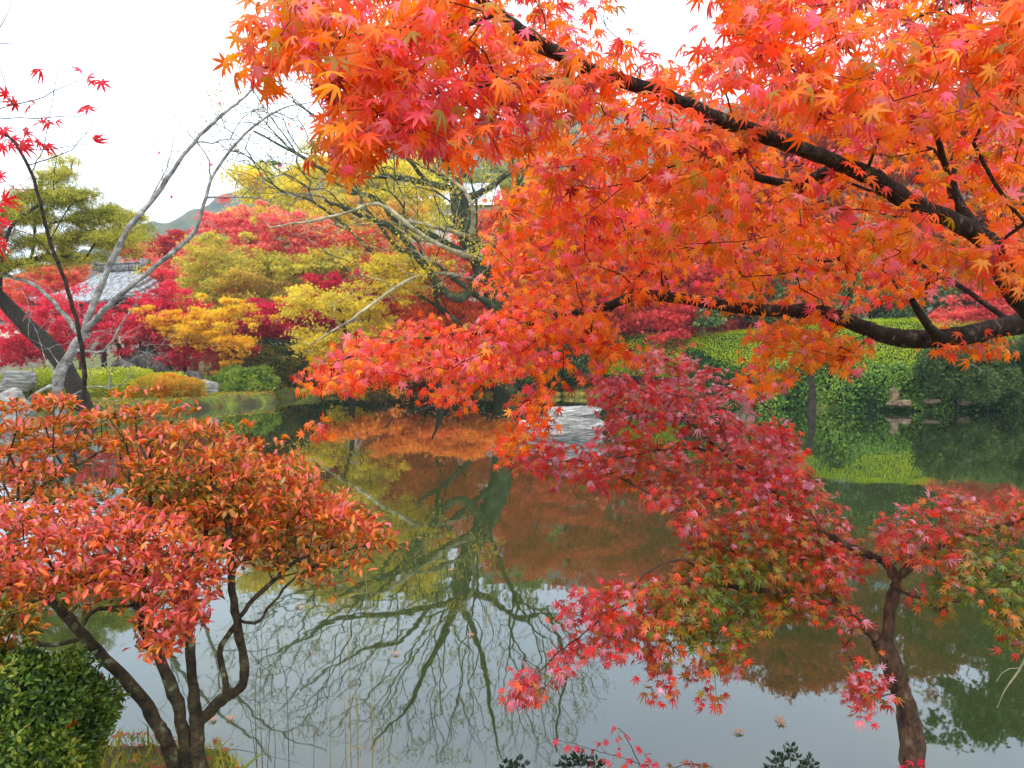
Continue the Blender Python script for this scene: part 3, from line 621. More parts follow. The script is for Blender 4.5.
sk.limb([A(950, 180, 2.6), A(930, 120, 2.4), A(880, 80, 2.3)], .012, .005, .05, rng, .002)
sk.limb([A(1000, 270, 2.55), A(960, 252, 3.2), A(900, 250, 3.8), A(800, 260, 4.2), A(700, 240, 4.5), A(600, 230, 4.6), A(530, 240, 4.6)], .03, .006, .06, rng, .003)
sk.limb([A(590, 70, 2.1), A(560, 60, 2.2), A(520, 45, 2.25), A(480, 42, 2.3)], .008, .004, .05, rng, .002)
sk.limb([A(500, 14, 1.95), A(440, 30, 1.9), A(360, 35, 1.85), A(290, 50, 1.8)], .008, .003, .05, rng, .002)
sk.limb([A(595, 308, 3.4), A(590, 345, 3.4), A(600, 365, 3.4)], .005, .003, .05, rng, .002)
REG = [  # polygon, clusters, distance range
 ([(235, 50), (262, 14), (300, -30), (480, -40), (500, 60), (520, 130), (480, 165), (440, 150), (400, 145), (380, 160), (345, 160), (322, 185), (330, 130), (318, 70), (290, 78), (255, 75)], 165, 1.5, 2.4),
 ([(330, 90), (420, 100), (420, 150), (355, 160), (325, 175)], 22, 1.9, 2.3),
 ([(480, -40), (600, -40), (602, 25), (625, 40), (660, 80), (720, 120), (760, 200), (620, 190), (540, 190), (505, 130)], 130, 1.9, 3.0),
 ([(700, -40), (770, -40), (760, 40), (710, 55), (700, 20)], 16, 1.6, 2.2),
 ([(740, -40), (1060, -40), (1060, 120), (900, 130), (800, 120), (720, 70), (755, 40)], 185, 1.5, 2.8),
 ([(640, 60), (760, 60), (900, 120), (1060, 120), (1060, 250), (960, 255), (860, 265), (700, 260), (560, 250), (530, 190), (620, 180), (720, 140)], 320, 2.2, 4.2),
 ([(500, 190), (600, 180), (860, 240), (960, 245), (950, 275), (930, 300), (870, 305), (800, 300), (760, 312), (700, 298), (640, 300), (560, 330), (500, 320), (478, 290)], 330, 3.0, 4.7),
 ([(540, 120), (600, 130), (640, 200), (560, 220), (510, 200)], 70, 3.2, 4.6),
 ([(330, 345), (370, 325), (430, 315), (520, 310), (600, 320), (620, 345), (560, 365), (520, 375), (470, 390), (400, 385), (345, 392), (302, 388), (305, 372)], 165, 3.3, 4.4),
 ([(585, 325), (640, 340), (620, 375), (590, 370)], 14, 3.3, 3.7),
 ([(410, 380), (460, 385), (490, 400), (440, 412)], 8, 3.5, 4),
 ([(310, 412), (330, 418), (335, 434), (312, 438)], 3, 3.6, 3.8),
 ([(505, 395), (560, 380), (560, 410), (540, 440), (500, 460), (500, 430)], 20, 3.3, 3.9),
 ([(560, 378), (585, 378), (585, 392), (560, 390)], 2, 3.4, 3.5),
 ([(770, 310), (840, 315), (858, 355), (855, 378), (815, 365), (770, 388), (742, 385), (752, 345)], 42, 3.0, 3.6),
 ([(925, 345), (990, 335), (1000, 352), (960, 365)], 7, 3.0, 3.3),
 ([(940, 245), (1060, 230), (1060, 275), (1020, 295), (960, 270)], 30, 2.2, 3.0),
]
Cl = []; rid = []
for k, (poly, n_, d0, d1) in enumerate(REG):
    n_ = int(n_ * 1.4); q = sample_poly(poly, n_, rng); D_ = rng.uniform(d0, d1, n_); Cl.append(P(q[:, 0], q[:, 1], D_)); rid += [k] * n_
Cl = np.vstack(Cl); rid = np.array(rid)
ids = sk.connect(Cl, .28, .07, rng, .10, .05)
sk.build('trunk', M_bark, e, rt=.00075, ex=.46, sides=18, noise_amp=.06, rough=.35, rscale=24)
O_ = np.array([srgb(*c) for c in [(214, 112, 4), (246, 132, 6), (248, 106, 4), (246, 84, 16), (240, 60, 26), (238, 70, 66), (240, 96, 108)]])  # orange to coral leaves; the pink end also paints sky sheen on leaf tops
def col_fg(p, rng):
    px = p[:, 0] / p[:, 1] * F + 512; py = HOR - (p[:, 2] - H) / p[:, 1] * F
    t = .10 + .55 * vnoise(p, 2.2, 3) ** 1.3 + rng.normal(0, .22, len(p))
    t += .42 * (1.7 * np.exp(-((px - 430) / 60) ** 2 - ((py - 105) / 50) ** 2) + np.exp(-((px - 700) / 110) ** 2 - ((py - 50) / 60) ** 2) * .9 + np.exp(-((px - 420) / 120) ** 2 - ((py - 355) / 50) ** 2) * 1.0
                + np.exp(-((px - 590) / 60) ** 2 - ((py - 225) / 30) ** 2) * .5 + np.exp(-((px - 540) / 70) ** 2 - ((py - 330) / 30) ** 2) * .5)
    t -= .3 * (np.exp(-((px - 800) / 60) ** 2 - ((py - 350) / 40) ** 2))
    t = np.clip(t, 0, .999) * 6; i = t.astype(int); f = (t - i)[:, None]
    c = O_[i] * (1 - f) + O_[np.minimum(i + 1, 6)] * f
    m = rng.uniform(size=len(p)); c[m < .035] = srgb(170, 130, 30); c[(m > .035) & (m < .06)] = srgb(150, 14, 24); c[(m > .06) & (m < .11)] = srgb(244, 130, 140); c[(m > .14) & (m < .20)] = srgb(240, 90, 120); c[(m > .2) & (m < .28)] = srgb(248, 150, 30)  # scattered pinks imitate sky highlights, the other accents are leaf pigment
    c = c ** .96
    return np.clip(c * rng.uniform(.68, 1.15, (len(p), 1)), 0, .96)
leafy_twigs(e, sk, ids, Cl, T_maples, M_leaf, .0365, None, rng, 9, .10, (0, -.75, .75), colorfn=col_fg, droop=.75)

# ------------------------------------------------------------------ foreground low maple (lower right, red over olive)
rng = np.random.default_rng(61)
tb = P(932, 850, 2.74); tb[2] = gh(tb[0], tb[1]) - .08
e = empty('maple_tree', (tb[0], tb[1], tb[2] + .08), 'small cascading maple at the pond edge, crimson on top and olive green inside', 'tree')
sk = Skel()
sk.limb([tb, A(912, 745, 3.05), A(900, 690, 3.1), A(888, 655, 3.12), A(880, 642, 3.15)], .047, .039, .03, rng, .002)
sk.limb([A(882, 645, 3.15), A(862, 622, 3.2), A(845, 606, 3.2), A(815, 598, 3.2), A(772, 592, 3.2), A(720, 585, 3.2), A(660, 590, 3.1), A(610, 612, 3.0)], .026, .005, .04, rng, .003)
sk.limb([A(886, 648, 3.12), A(889, 620, 3.15), A(893, 595, 3.2), A(896, 580, 3.25)], .026, .022, .03, rng, .002)
sk.limb([A(896, 580, 3.25), A(885, 562, 3.3), A(855, 550, 3.35), A(820, 530, 3.4), A(770, 490, 3.6), A(720, 450, 3.8), A(680, 415, 3.9), A(640, 390, 4.0), A(600, 400, 4.0)], .021, .006, .04, rng, .003)
sk.limb([A(897, 580, 3.25), A(915, 560, 3.2), A(940, 545, 3.15), A(985, 530, 3.1), A(1040, 515, 3.1)], .019, .008, .04, rng, .003)
sk.limb([A(720, 450, 3.8), A(660, 450, 3.7), A(600, 460, 3.6), A(540, 460, 3.5)], .009, .003, .04, rng, .003)
sk.limb([A(770, 490, 3.6), A(790, 450, 3.9), A(760, 400, 4.2), A(720, 385, 4.3)], .008, .003, .04, rng, .003)
sk.limb([A(740, 590, 3.2), A(670, 560, 3.0), A(600, 620, 2.9), A(550, 660, 2.85), A(515, 700, 2.8)], .006, .002, .04, rng, .003)
REG2 = [
 ([(618, 366), (650, 350), (700, 362), (748, 376), (766, 392), (750, 402), (690, 405), (640, 400), (600, 385)], 75, 3.9, 4.4),
 ([(590, 375), (700, 395), (735, 410), (795, 425), (805, 470), (760, 500), (690, 500), (640, 490), (600, 470), (598, 440), (590, 420)], 250, 3.5, 4.1),
 ([(505, 455), (545, 440), (600, 445), (640, 485), (600, 492), (540, 480), (515, 468)], 50, 3.3, 3.8),
 ([(740, 420), (790, 425), (810, 470), (835, 505), (850, 545), (880, 550), (860, 575), (800, 560), (740, 500)], 130, 3.2, 3.8),
 ([(640, 490), (760, 490), (850, 560), (840, 592), (780, 600), (700, 600), (660, 590), (690, 550), (668, 520)], 230, 2.9, 3.6),
 ([(700, 600), (840, 590), (830, 610), (770, 628), (700, 640), (640, 635), (650, 600)], 60, 2.9, 3.4),
 ([(505, 705), (512, 680), (555, 655), (600, 612), (560, 600), (640, 580), (700, 580), (720, 610), (690, 640), (640, 640), (600, 665), (560, 675), (520, 712)], 95, 2.7, 3.2),
 ([(640, 640), (678, 645), (680, 690), (668, 706), (645, 685)], 14, 2.8, 3),
 ([(690, 620), (750, 625), (742, 680), (705, 715), (692, 690)], 22, 2.8, 3.1),
 ([(600, 595), (560, 610), (560, 625), (620, 610)], 8, 2.9, 3.1),
 ([(860, 530), (930, 495), (1060, 485), (1060, 560), (960, 570), (910, 560), (880, 550)], 90, 2.9, 3.4),
 ([(930, 560), (1060, 550), (1060, 650), (1010, 650), (985, 600), (940, 590)], 85, 2.7, 3.3),
 ([(900, 590), (950, 580), (965, 615), (915, 620)], 7, 3.0, 3.3),
 ([(850, 650), (880, 645), (884, 690), (868, 722), (852, 700)], 12, 2.9, 3.05),
 ([(835, 610), (850, 600), (860, 640), (850, 655), (835, 640)], 5, 2.9, 3.1),
]
Cl = []
for poly, n_, d0, d1 in REG2:
    n_ = int(n_ * 1.35); q = sample_poly(poly, n_, rng); Cl.append(P(q[:, 0], q[:, 1], rng.uniform(d0, d1, n_)))
Cl = np.vstack(Cl); ids = sk.connect(Cl, .25, .06, rng, .10, .04)
sk.build('trunk', M_bark_brown, e, rt=.0007, ex=.45, sides=18, noise_amp=.06, rough=.42, rscale=36)
RD = np.array([srgb(*c) for c in [(96, 112, 18), (150, 124, 20), (206, 92, 20), (222, 48, 16), (212, 20, 22), (220, 40, 56), (226, 124, 142)]])  # olive to red pigment; last tone is pink sheen put into the colour
def col_fr(p, rng):
    px = p[:, 0] / p[:, 1] * F + 512; py = HOR - (p[:, 2] - H) / p[:, 1] * F
    t = .66 + rng.normal(0, .21, len(p)) + .3 * (vnoise(p, 4, 8) - .5)
    t -= .46 * np.exp(-((px - 760) / 100) ** 2 - ((py - 580) / 70) ** 2)
    t -= .38 * np.exp(-((px - 710) / 90) ** 2 - ((py - 640) / 60) ** 2)
    t -= .72 * np.exp(-((px - 1010) / 85) ** 2 - ((py - 590) / 80) ** 2)
    t -= .25 * np.exp(-((px - 640) / 60) ** 2 - ((py - 480) / 16) ** 2)
    t += .12 * (py < 420)
    hi = (t > .5) & (rng.uniform(size=len(p)) < .16)
    t = np.clip(t, 0, .999) * 6; i = t.astype(int); f = (t - i)[:, None]
    c = RD[i] * (1 - f) + RD[np.minimum(i + 1, 6)] * f
    c[hi] = srgb(226, 140, 160); c = c ** .9  # random redder leaves turned pale mauve as a painted sheen
    return np.clip(c * rng.uniform(.5, 1.2, (len(p), 1)), 0, .9)
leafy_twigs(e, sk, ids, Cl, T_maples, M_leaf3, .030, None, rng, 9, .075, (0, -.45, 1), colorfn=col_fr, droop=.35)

# ------------------------------------------------------------------ foreground azalea (lower left)
rng = np.random.default_rng(71)
tb = P(190, 775, 2.62); tb[2] = gh(tb[0], tb[1]) - .06
e = empty('azalea_shrub', (tb[0], tb[1], tb[2] + .06), 'many stemmed azalea with red and orange leaves on flat layered pads at lower left', 'shrub')
sk = Skel(); B = lambda x, y, d=2.62: P(x, y, d)
sk.limb([tb + [-.03, 0, 0], B(172, 755), B(158, 725), B(135, 690), B(105, 658), B(75, 625), B(48, 598), B(10, 560)], .027, .014, .03, rng, .002)
sk.limb([tb, B(186, 745), B(176, 700), B(163, 665), B(150, 630), B(135, 600), B(110, 560)], .025, .013, .03, rng, .002)
sk.limb([tb + [.04, 0, .0], B(197, 745), B(196, 715), B(192, 680), B(190, 640), B(188, 600)], .029, .012, .03, rng, .002)
sk.limb([B(199, 722), B(222, 700), B(240, 688), B(245, 668), B(238, 630), B(233, 590), B(230, 545), B(225, 500)], .020, .010, .03, rng, .002)
sk.limb([B(226, 698), B(225, 680), B(220, 650), B(232, 630), B(248, 605), B(270, 585), B(300, 560), B(340, 545, 2.8)], .013, .005, .03, rng, .002)
sk.limb([B(240, 620), B(258, 622), B(275, 600), B(300, 575), B(345, 552, 2.8)], .006, .004, .03, rng, .002)
sk.limb([B(75, 640), B(40, 645), B(25, 620), B(35, 600), B(60, 590)], .009, .005, .03, rng, .002)
sk.limb([B(80, 630), B(95, 610), B(140, 605), B(170, 590)], .009, .004, .03, rng, .002)
sk.limb([B(10, 560), B(20, 510, 2.8), B(50, 480, 2.9), B(95, 455, 2.95), B(130, 440, 3.0)], .008, .004, .03, rng, .002)
sk.limb([B(225, 500), B(200, 470, 2.8), B(160, 440, 3)], .008, .004, .03, rng, .002)
REG3 = [
 ([(-40, 418), (40, 400), (100, 402), (150, 396), (185, 412), (210, 432), (150, 450), (100, 452), (60, 468), (-40, 480)], 200, 2.7, 3.2),
 ([(110, 440), (200, 425), (225, 438), (262, 460), (310, 480), (340, 508), (300, 525), (240, 535), (180, 520), (130, 490)], 250, 2.5, 3.1),
 ([(-40, 525), (60, 505), (130, 510), (215, 545), (232, 575), (190, 598), (120, 600), (40, 606), (-40, 605)], 300, 2.2, 2.7),
 ([(240, 510), (330, 505), (400, 540), (360, 560), (365, 585), (310, 576), (250, 565)], 180, 2.5, 3.0),
 ([(140, 590), (195, 590), (212, 612), (180, 650), (155, 660), (140, 640)], 42, 2.2, 2.5),
 ([(-40, 600), (22, 605), (35, 630), (10, 665), (-40, 660)], 42, 2.1, 2.4),
 ([(-40, 470), (60, 470), (130, 500), (60, 525), (-40, 530)], 60, 2.6, 3.0),
 ([(120, 480), (250, 500), (300, 530), (255, 560), (210, 545), (130, 512)], 110, 2.55, 2.9),
 ([(195, 430), (215, 425), (300, 462), (345, 500), (395, 538), (330, 520), (260, 470)], 50, 2.7, 3.1),
]
Cl = []
for poly, n_, d0, d1 in REG3:
    n_ = int(n_ * 1.5); n_ = int(n_ * (.62 if poly[0][0] == 240 else 1)); q = sample_poly(poly, n_, rng); Cl.append(P(q[:, 0], q[:, 1], rng.uniform(d0, d1, n_)))
Cl = np.vstack(Cl); lay_ = .085; zz = Cl[:, 2] - .12 * (Cl[:, 0] + 1); Cl[:, 2] += (np.round(zz / lay_) * lay_ - zz) * .85; ids = sk.connect(Cl, .3, .05, rng, .10, -.05)
sk.build('trunk', M_bark_moss, e, rt=.0010, ex=.42, sides=18, noise_amp=.08, rough=.5, rscale=45)
AZ = np.array([srgb(*c) for c in [(104, 100, 30), (180, 116, 24), (232, 120, 36), (238, 100, 56), (226, 74, 68), (232, 112, 116)]])  # olive to red leaf colours, pale pink end painting in a sheen
def col_az(p, rng):
    t = .56 + rng.normal(0, .25, len(p)) + .5 * (vnoise(p, 3.2, 9) - .5)
    px = p[:, 0] / p[:, 1] * F + 512; py = HOR - (p[:, 2] - H) / p[:, 1] * F
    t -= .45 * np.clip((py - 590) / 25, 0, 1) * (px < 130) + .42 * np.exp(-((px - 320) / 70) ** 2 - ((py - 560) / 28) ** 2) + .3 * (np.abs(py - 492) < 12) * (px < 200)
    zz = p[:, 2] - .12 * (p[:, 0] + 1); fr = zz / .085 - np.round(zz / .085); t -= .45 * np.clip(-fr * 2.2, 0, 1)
    t = np.clip(t, 0, .999) * 5; i = t.astype(int); f = (t - i)[:, None]
    c = AZ[i] * (1 - f) + AZ[np.minimum(i + 1, 5)] * f
    return np.clip(c ** .9 * rng.uniform(.6, 1.15, (len(p), 1)), 0, .95)
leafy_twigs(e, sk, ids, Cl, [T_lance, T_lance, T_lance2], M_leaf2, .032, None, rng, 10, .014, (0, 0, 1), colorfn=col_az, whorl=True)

# ------------------------------------------------------------------ shrubs as leafy shells
def shell_shrub(name, label, centre, radii, n, size, pal, seed, T=T_oval, mat=None, cat='shrub', lump=.18, core=True, group=None, extra=None, nstem=5, scale=2, solid=False):
    rng = np.random.default_rng(seed); mat = mat or M_ever; c = np.array(centre, float); R = np.array(radii, float)
    e = empty(name, (c[0], c[1], gh(c[0], c[1])), label, cat, group)
    u = norm(rng.normal(size=(n, 3))); lump_ = 1 + lump * (vnoise(u * 1.0 + 5, 2.6, seed) - .5) * 2 + lump * .6 * (vnoise(u + 9, 7, seed) - .5)
    rr = rng.uniform(.86, 1.02, (n, 1)); p = c + u * R * lump_[:, None] * rr
    keep = p[:, 2] > ground_h(p[:, 0], p[:, 1]) - .02; p, u = p[keep], u[keep]; n = len(p)
    nr = u / R + rng.normal(size=(n, 3)) * .5 / R.mean(); yd = rng.normal(size=(n, 3)) + u * .8 + [0, 0, .3]
    cc = palette_pick(p, [srgb(*q) for q in pal], rng, scale, seed, .25)
    V_, F_, C_ = leaves_geo(T, p, yd, nr, size * rng.uniform(.7, 1.3, n), cc, rng)
    mesh_obj('crown', V_, F_, mat, e, C_)
    if solid:
        import bmesh
        bm = bmesh.new(); bmesh.ops.create_icosphere(bm, subdivisions=4, radius=1); q = np.array([t.co[:] for t in bm.verts]); f = np.array([[t.index for t in p_.verts] for p_ in bm.faces]); bm.free()
        q = q * (.80 + .06 * vnoise(q + 4, 6, 3))[:, None] * (1 + lump * (vnoise(q + 5, 2.6, seed) - .5) * 2)[:, None]
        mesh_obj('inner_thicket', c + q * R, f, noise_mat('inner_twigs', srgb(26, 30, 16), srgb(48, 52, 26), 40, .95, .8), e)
    # stems inside
    sk = Skel(); root = np.array([c[0], c[1], gh(c[0], c[1]) - .05]); sk.limb([root, root * .5 + c * .5 + [0, 0, .02], c], R.mean() * .07, R.mean() * .04, R.mean() * .2, rng, .005)
    k = rng.choice(n, min(n, 90)); sk.connect(c + (p[k] - c) * .9, .3, R.mean() * .2, rng, .1); sk.build('stem', M_bark_moss, e, rt=R.mean() * .004)
    if extra:
        k = rng.choice(n, extra[0]); V_, F_, C_ = leaves_geo(T_maple, p[k] + u[k] * size * .4, rng.normal(size=(extra[0], 3)), u[k] + [0, 0, .6], extra[1], palette_pick(p[k], [srgb(*q) for q in extra[2]], rng), rng)
        tag(mesh_obj('fallen_leaf_litter', V_, F_, M_leaf, e, C_), kind='stuff')
    return e
DKG = [(34, 52, 20), (52, 76, 26), (74, 98, 34), (98, 112, 40)]
c0 = P(16, 748, 2.25)
shell_shrub('clipped_azalea', 'rounded dark green clipped azalea dotted with red fallen leaves in the lower left corner', c0, (.25, .25, .29), 26000, .021, [(34, 58, 14), (60, 88, 22), (92, 118, 30), (140, 140, 44)], 81, T=T_lance, extra=(60, .022, [(190, 30, 20), (214, 50, 20), (160, 30, 20)]), scale=14, solid=True, lump=.3)
for i, (px, py, D, r, lab, pal, s) in enumerate([
    (245, 388, 28.6, (1.35, .9, .75), 'light green leafy shrub at the water edge beside the pale rocks', [(80, 100, 34), (112, 132, 40), (140, 146, 50)], .085),
    (262, 368, 31.5, (1.9, 1.3, 1.0), 'olive green clipped mound behind the light green shrub', [(70, 80, 26), (104, 104, 34), (130, 116, 40)], .075),
    (290, 358, 32.6, (2.2, 1.3, 1.5), 'dark green rounded bush under the crimson maple on the far shore', [(34, 56, 24), (50, 80, 30), (74, 100, 36)], .08),
    (528, 372, 31.8, (1.7, 1.1, 1.3), 'dark green bush on the far shore left of the hedge', DKG, .085),
    (575, 370, 31.6, (1.9, 1.1, 1.35), 'dense dark bush touching the left end of the hedge', [(28, 46, 22), (42, 66, 26), (60, 84, 32)], .085),
    (475, 378, 32.2, (1.6, 1.0, 1.0), 'low green bush half hidden behind the hanging coral sprays', [(50, 70, 26), (70, 90, 30), (96, 100, 40)], .085),
    (340, 382, 32.4, (1.6, 1.0, .8), 'low dark bush below the lemon yellow maple', DKG, .08),
    (400, 380, 32.4, (1.8, 1.0, .9), 'low mossy coloured bush on the shore below the red orange maple', [(60, 66, 26), (96, 96, 34), (120, 100, 40)], .08),
    (30, 388, 23.4, (1.5, 1.0, .5), 'low yellow green azalea mound on the lawn beside the grey cherry', [(120, 130, 30), (150, 156, 36), (176, 170, 44)], .06),
    (130, 384, 25.5, (1.9, 1.2, .5), 'wide lime green azalea mound on the lawn behind the grey cherry', [(130, 140, 30), (160, 166, 36), (186, 180, 44)], .06),
    (165, 388, 25.0, (1.1, .9, .42), 'yellow orange azalea mound next to the shore rocks', [(150, 140, 30), (190, 150, 30), (196, 110, 30)], .06),
    ]):
    shell_shrub('garden_shrub', lab, P(px, py, D), r, 11000, s * 1.25, [tuple(min(255, int(q * 1.15)) for q in c) for c in pal], 90 + i, cat='shrub', mat=M_far, scale=2.2, lump=.32)
# feathery rust shrub
shell_shrub('garden_shrub', 'small rust brown feathery maple bush behind the shore rocks', P(208, 372, 29.3), (.75, .6, .65), 5000, .06, [(110, 40, 34), (150, 56, 44), (170, 80, 50)], 120, T=T_needle, mat=M_far)

# ------------------------------------------------------------------ clipped hedge, ivy bank, bamboo, juniper on the right
rng = np.random.default_rng(131)
def grid_solid(fn, nu, nv_):
    u, v = np.meshgrid(np.linspace(0, 1, nu), np.linspace(0, 1, nv_)); p = fn(u.ravel(), v.ravel()); ii = np.arange(nu * nv_).reshape(nv_, nu)
    return p, np.stack([ii[:-1, :-1], ii[:-1, 1:], ii[1:, 1:], ii[1:, :-1]], -1).reshape(-1, 4)
def shore_y(x): return np.interp(x, [1.5, 3, 6.2, 8.6, 12, 17, 22.5, 30], [31, 30.5, 27, 24.3, 23.6, 23.3, 23.6, 24])
M_core = noise_mat('dark_core', srgb(22, 30, 16), srgb(34, 44, 22), 3, .95, .5)  # dark colour of the solid sheet behind hedge and ivy leaves
def hedge_part(e, name, x0, x1, yoff, z0, z1, depth, n, size, pal, seed, T=T_oval, slope=0.0, bulge=.25, mat=None, nj=.5):
    """leafy face: u along the shore, v from the foot of the face over the rounded top"""
    rng = np.random.default_rng(seed)
    def fn(u, v):
        x = x0 + (x1 - x0) * u; zt = z1(x) if callable(z1) else z1; y0 = shore_y(x) + yoff
        a = np.clip(v / .62, 0, 1); b = np.clip((v - .62) / .38, 0, 1)
        z = z0 + (zt - z0) * (a ** .85); y = y0 + slope * a + .35 * a ** 6 + depth * b
        z = z - .25 * b * b * 2
        q = np.stack([x, y, z], -1); nn_ = vnoise(q, .8, seed)[:, None] - .5 + .5 * (vnoise(q, 2.6, seed + 1)[:, None] - .5)
        return q + nn_ * bulge * np.array([.2, -1, .5])
    u, v = rng.uniform(size=n), rng.uniform(size=n) ** 1.1; eps = 1e-3
    p = fn(u, v); du = fn(u + eps, v) - p; dv = fn(u, v + eps) - p; nr = norm(np.cross(du, dv)); nr *= np.sign((nr * [0, -1, .6]).sum(1, keepdims=True))
    p = p + nr * rng.uniform(-.1, .05, (n, 1)); cc = palette_pick(p, [srgb(*q) for q in pal], rng, 1.4, seed, .26)
    V_, F_, C_ = leaves_geo(T, p, rng.normal(size=(n, 3)) + [0, 0, -.4], nr + rng.normal(size=(n, 3)) * nj, size * rng.uniform(.6, 1.35, n), cc, rng)
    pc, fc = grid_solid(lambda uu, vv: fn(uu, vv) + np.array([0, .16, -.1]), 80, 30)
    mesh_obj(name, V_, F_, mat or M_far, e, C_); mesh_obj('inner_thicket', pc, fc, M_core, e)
hx0, hx1 = 3.6, 26
e = empty('clipped_hedge', (9, float(shore_y(9)) + 1.5, .5), 'long smooth bright green clipped hedge sloping behind the ivy on the right shore', 'hedge')
ztop = lambda x: 2.62 + .1 * np.sin(x * .6) + .04 * (x - 6)
hedge_part(e, 'foliage', hx0, hx1, 1.35, .9, ztop, 1.6, 120000, .042, [(130, 160, 2), (166, 190, 2), (196, 210, 4), (214, 218, 14)], 132, slope=2.6, bulge=.18, nj=.33)
e = empty('ivy', (10, float(shore_y(10)) + .3, .4), 'dark glossy ivy covering the steep bank below the bright hedge', 'ivy')
hedge_part(e, 'foliage', 6.4, 26, -.12, -.08, lambda x: 1.55 + .25 * np.sin(x * 1.3) + .15 * np.sin(x * 3.1), .9, 34000, .10, [(26, 46, 18), (52, 88, 28), (90, 130, 36), (150, 176, 70)], 134, slope=.55, bulge=.45)
# bamboo screen behind the hedge
e = empty('bamboo_clump', (*P(710, 350, 33)[:2], 1.0), 'row of thin upright dark green bamboo behind the hedge', 'bamboo')
sk = Skel(); V_, Fc_ = [], []
k = 420; bx = rng.uniform(4.2, 13.5, k); by = 33 + rng.uniform(-.6, .6, k)
b0 = np.stack([bx, by, ground_h(bx, by)], -1); b1 = b0 + np.stack([rng.normal(0, .12, k), rng.normal(0, .1, k), rng.uniform(3.0, 4.6, k)], -1)
wv = np.array([.022, 0, 0]); wy = np.array([0, .022, 0])
quad = np.stack([b0 - wv, b0 + wv, b1 + wv * .5, b1 - wv * .5, b0 - wy, b0 + wy, b1 + wy * .5, b1 - wy * .5], 1).reshape(-1, 3)
fi = (np.arange(k) * 8)[:, None]; M_bam = noise_mat('bamboo_green', srgb(60, 72, 30), srgb(104, 112, 50), 3, .6, .2)
mesh_obj('stem', quad, np.vstack([fi + [0, 1, 2, 3], fi + [4, 5, 6, 7]]), M_bam, e)
nb = 14000; kk = rng.integers(0, k, nb); t = rng.uniform(.2, 1.05, (nb, 1)); p = b0[kk] * (1 - t) + b1[kk] * t + rng.normal(0, .12, (nb, 3))
V_, F_, C_ = leaves_geo(T_lance, p, rng.normal(size=(nb, 3)) * .5 + [0, 0, -1], rng.normal(size=(nb, 3)), .16, palette_pick(p, [srgb(*q) for q in [(44, 62, 26), (66, 84, 32), (96, 104, 44)]], rng), rng)
mesh_obj('foliage', V_, F_, M_ever, e, C_)
# juniper with pale bare stems at the right edge
rj = np.array([14.8, 23.7, gh(14.8, 23.9) - .05])
bare_tree('juniper_shrub', 'sprawling juniper with bleached twisted stems on the right shore', rj,
          [([rj, P(1000, 385, 23.6), P(960, 380, 23.1), P(925, 384, 22.8)], .07, .03), ([rj, P(1010, 360, 23.8), P(970, 358, 23.3), P(930, 365, 23.0)], .05, .02), ([P(1005, 372, 23.7), P(1040, 362, 23.2), P(1080, 372, 23)], .05, .02)],
          [([(915, 352), (1060, 340), (1060, 400), (990, 398), (930, 390)], 170, 22.4, 24, False)], 23, 0, M_bark_grey, .06, 136, cat='shrub', leaf=[(50, 76, 34), (84, 108, 50), (120, 136, 70)], leafn=(900, 60, .12), sizes=.075, rt=.007, T=T_star, step=.15)

# ------------------------------------------------------------------ rocks
def rock(name, label, centre, radii, mat, seed, group=None, sub=4, amp=.35, lay=0.0, rotz=0, cat='rock'):
    import bmesh
    bm = bmesh.new(); bmesh.ops.create_icosphere(bm, subdivisions=sub, radius=1)
    v = np.array([q.co[:] for q in bm.verts]); f = np.array([[q.index for q in p.verts] for p in bm.faces]); bm.free()
    rg = 1 - np.abs(vnoise(v * [1, 1, 2.2] + 11, 3.1, seed + 1) * 2 - 1); s = 1 + amp * .35 * (rg - .5) + amp * (vnoise(v + 3, 1.3, seed) - .5) * 2 + amp * .4 * (vnoise(v + 7, 3.7, seed) - .5) + amp * .2 * (vnoise(v + 2, 9, seed) - .5)
    v = np.sign(v) * np.abs(v) ** .72 * s[:, None]; v = v * np.array(radii)
    if lay: v[:, :2] *= (1 + lay * (vnoise(np.stack([v[:, 0] * .6, v[:, 1] * .6, v[:, 2] * 7], -1), 1.6, seed) - .5))[:, None]
    c, s_ = math.cos(rotz), math.sin(rotz); v = v @ np.array([[c, s_, 0], [-s_, c, 0], [0, 0, 1]])
    o = mesh_obj(name, v, f, mat); o.location = tuple(map(float, centre)); return tag(o, label, cat, group)
wp = P(568, 436, WD(440)); 
rock('rock', 'pale layered boulder standing in the pond in the middle', (wp[0] + .08, WD(440) + .5, .22), (.62, .42, .42), M_rock, 141, amp=.38, lay=.6, rotz=.1, sub=5)
rock('rock', 'low pale boulder in the pond joined to the left of the layered one', (P(526, 436, 16.5)[0] + .1, 16.5, .05), (.34, .35, .30), M_rock, 142, amp=.3)
RK = [(190, 398, 27.0, .62, .5, 'mottled shore boulder with white patches at the left shore', M_rock_d), (206, 402, 26.8, .42, .34, 'smaller rounded boulder right of the mottled one', M_rock), (172, 395, 27.3, .4, .38, 'dark boulder left of the mottled one', M_rock_d),
      (145, 363, 31, .5, .6, 'upright grey garden stone below the pavilion', M_rock_d), (125, 368, 30.5, .5, .4, 'low dark stone left of the upright garden stone', M_rock_d), (160, 368, 30.8, .45, .45, 'dark stone right of the upright garden stone', M_rock_d),
      (20, 382, 22.0, .5, .3, 'grey stone on the lawn at the left edge', M_rock), (5, 412, 17.6, .5, .5, 'large grey waterside stone at the left edge', M_rock), (40, 436, 15.9, .55, .14, 'flat stone at the waterline left of the azalea', M_rock_d)]
for i, (px, py, D, r, h, lab, mt) in enumerate(RK):
    p = P(px, py, D); rock('rock', lab, (p[0], p[1], max(p[2], gh(p[0], p[1]) + h * .25)), (r, r * .8, h), mt, 150 + i)
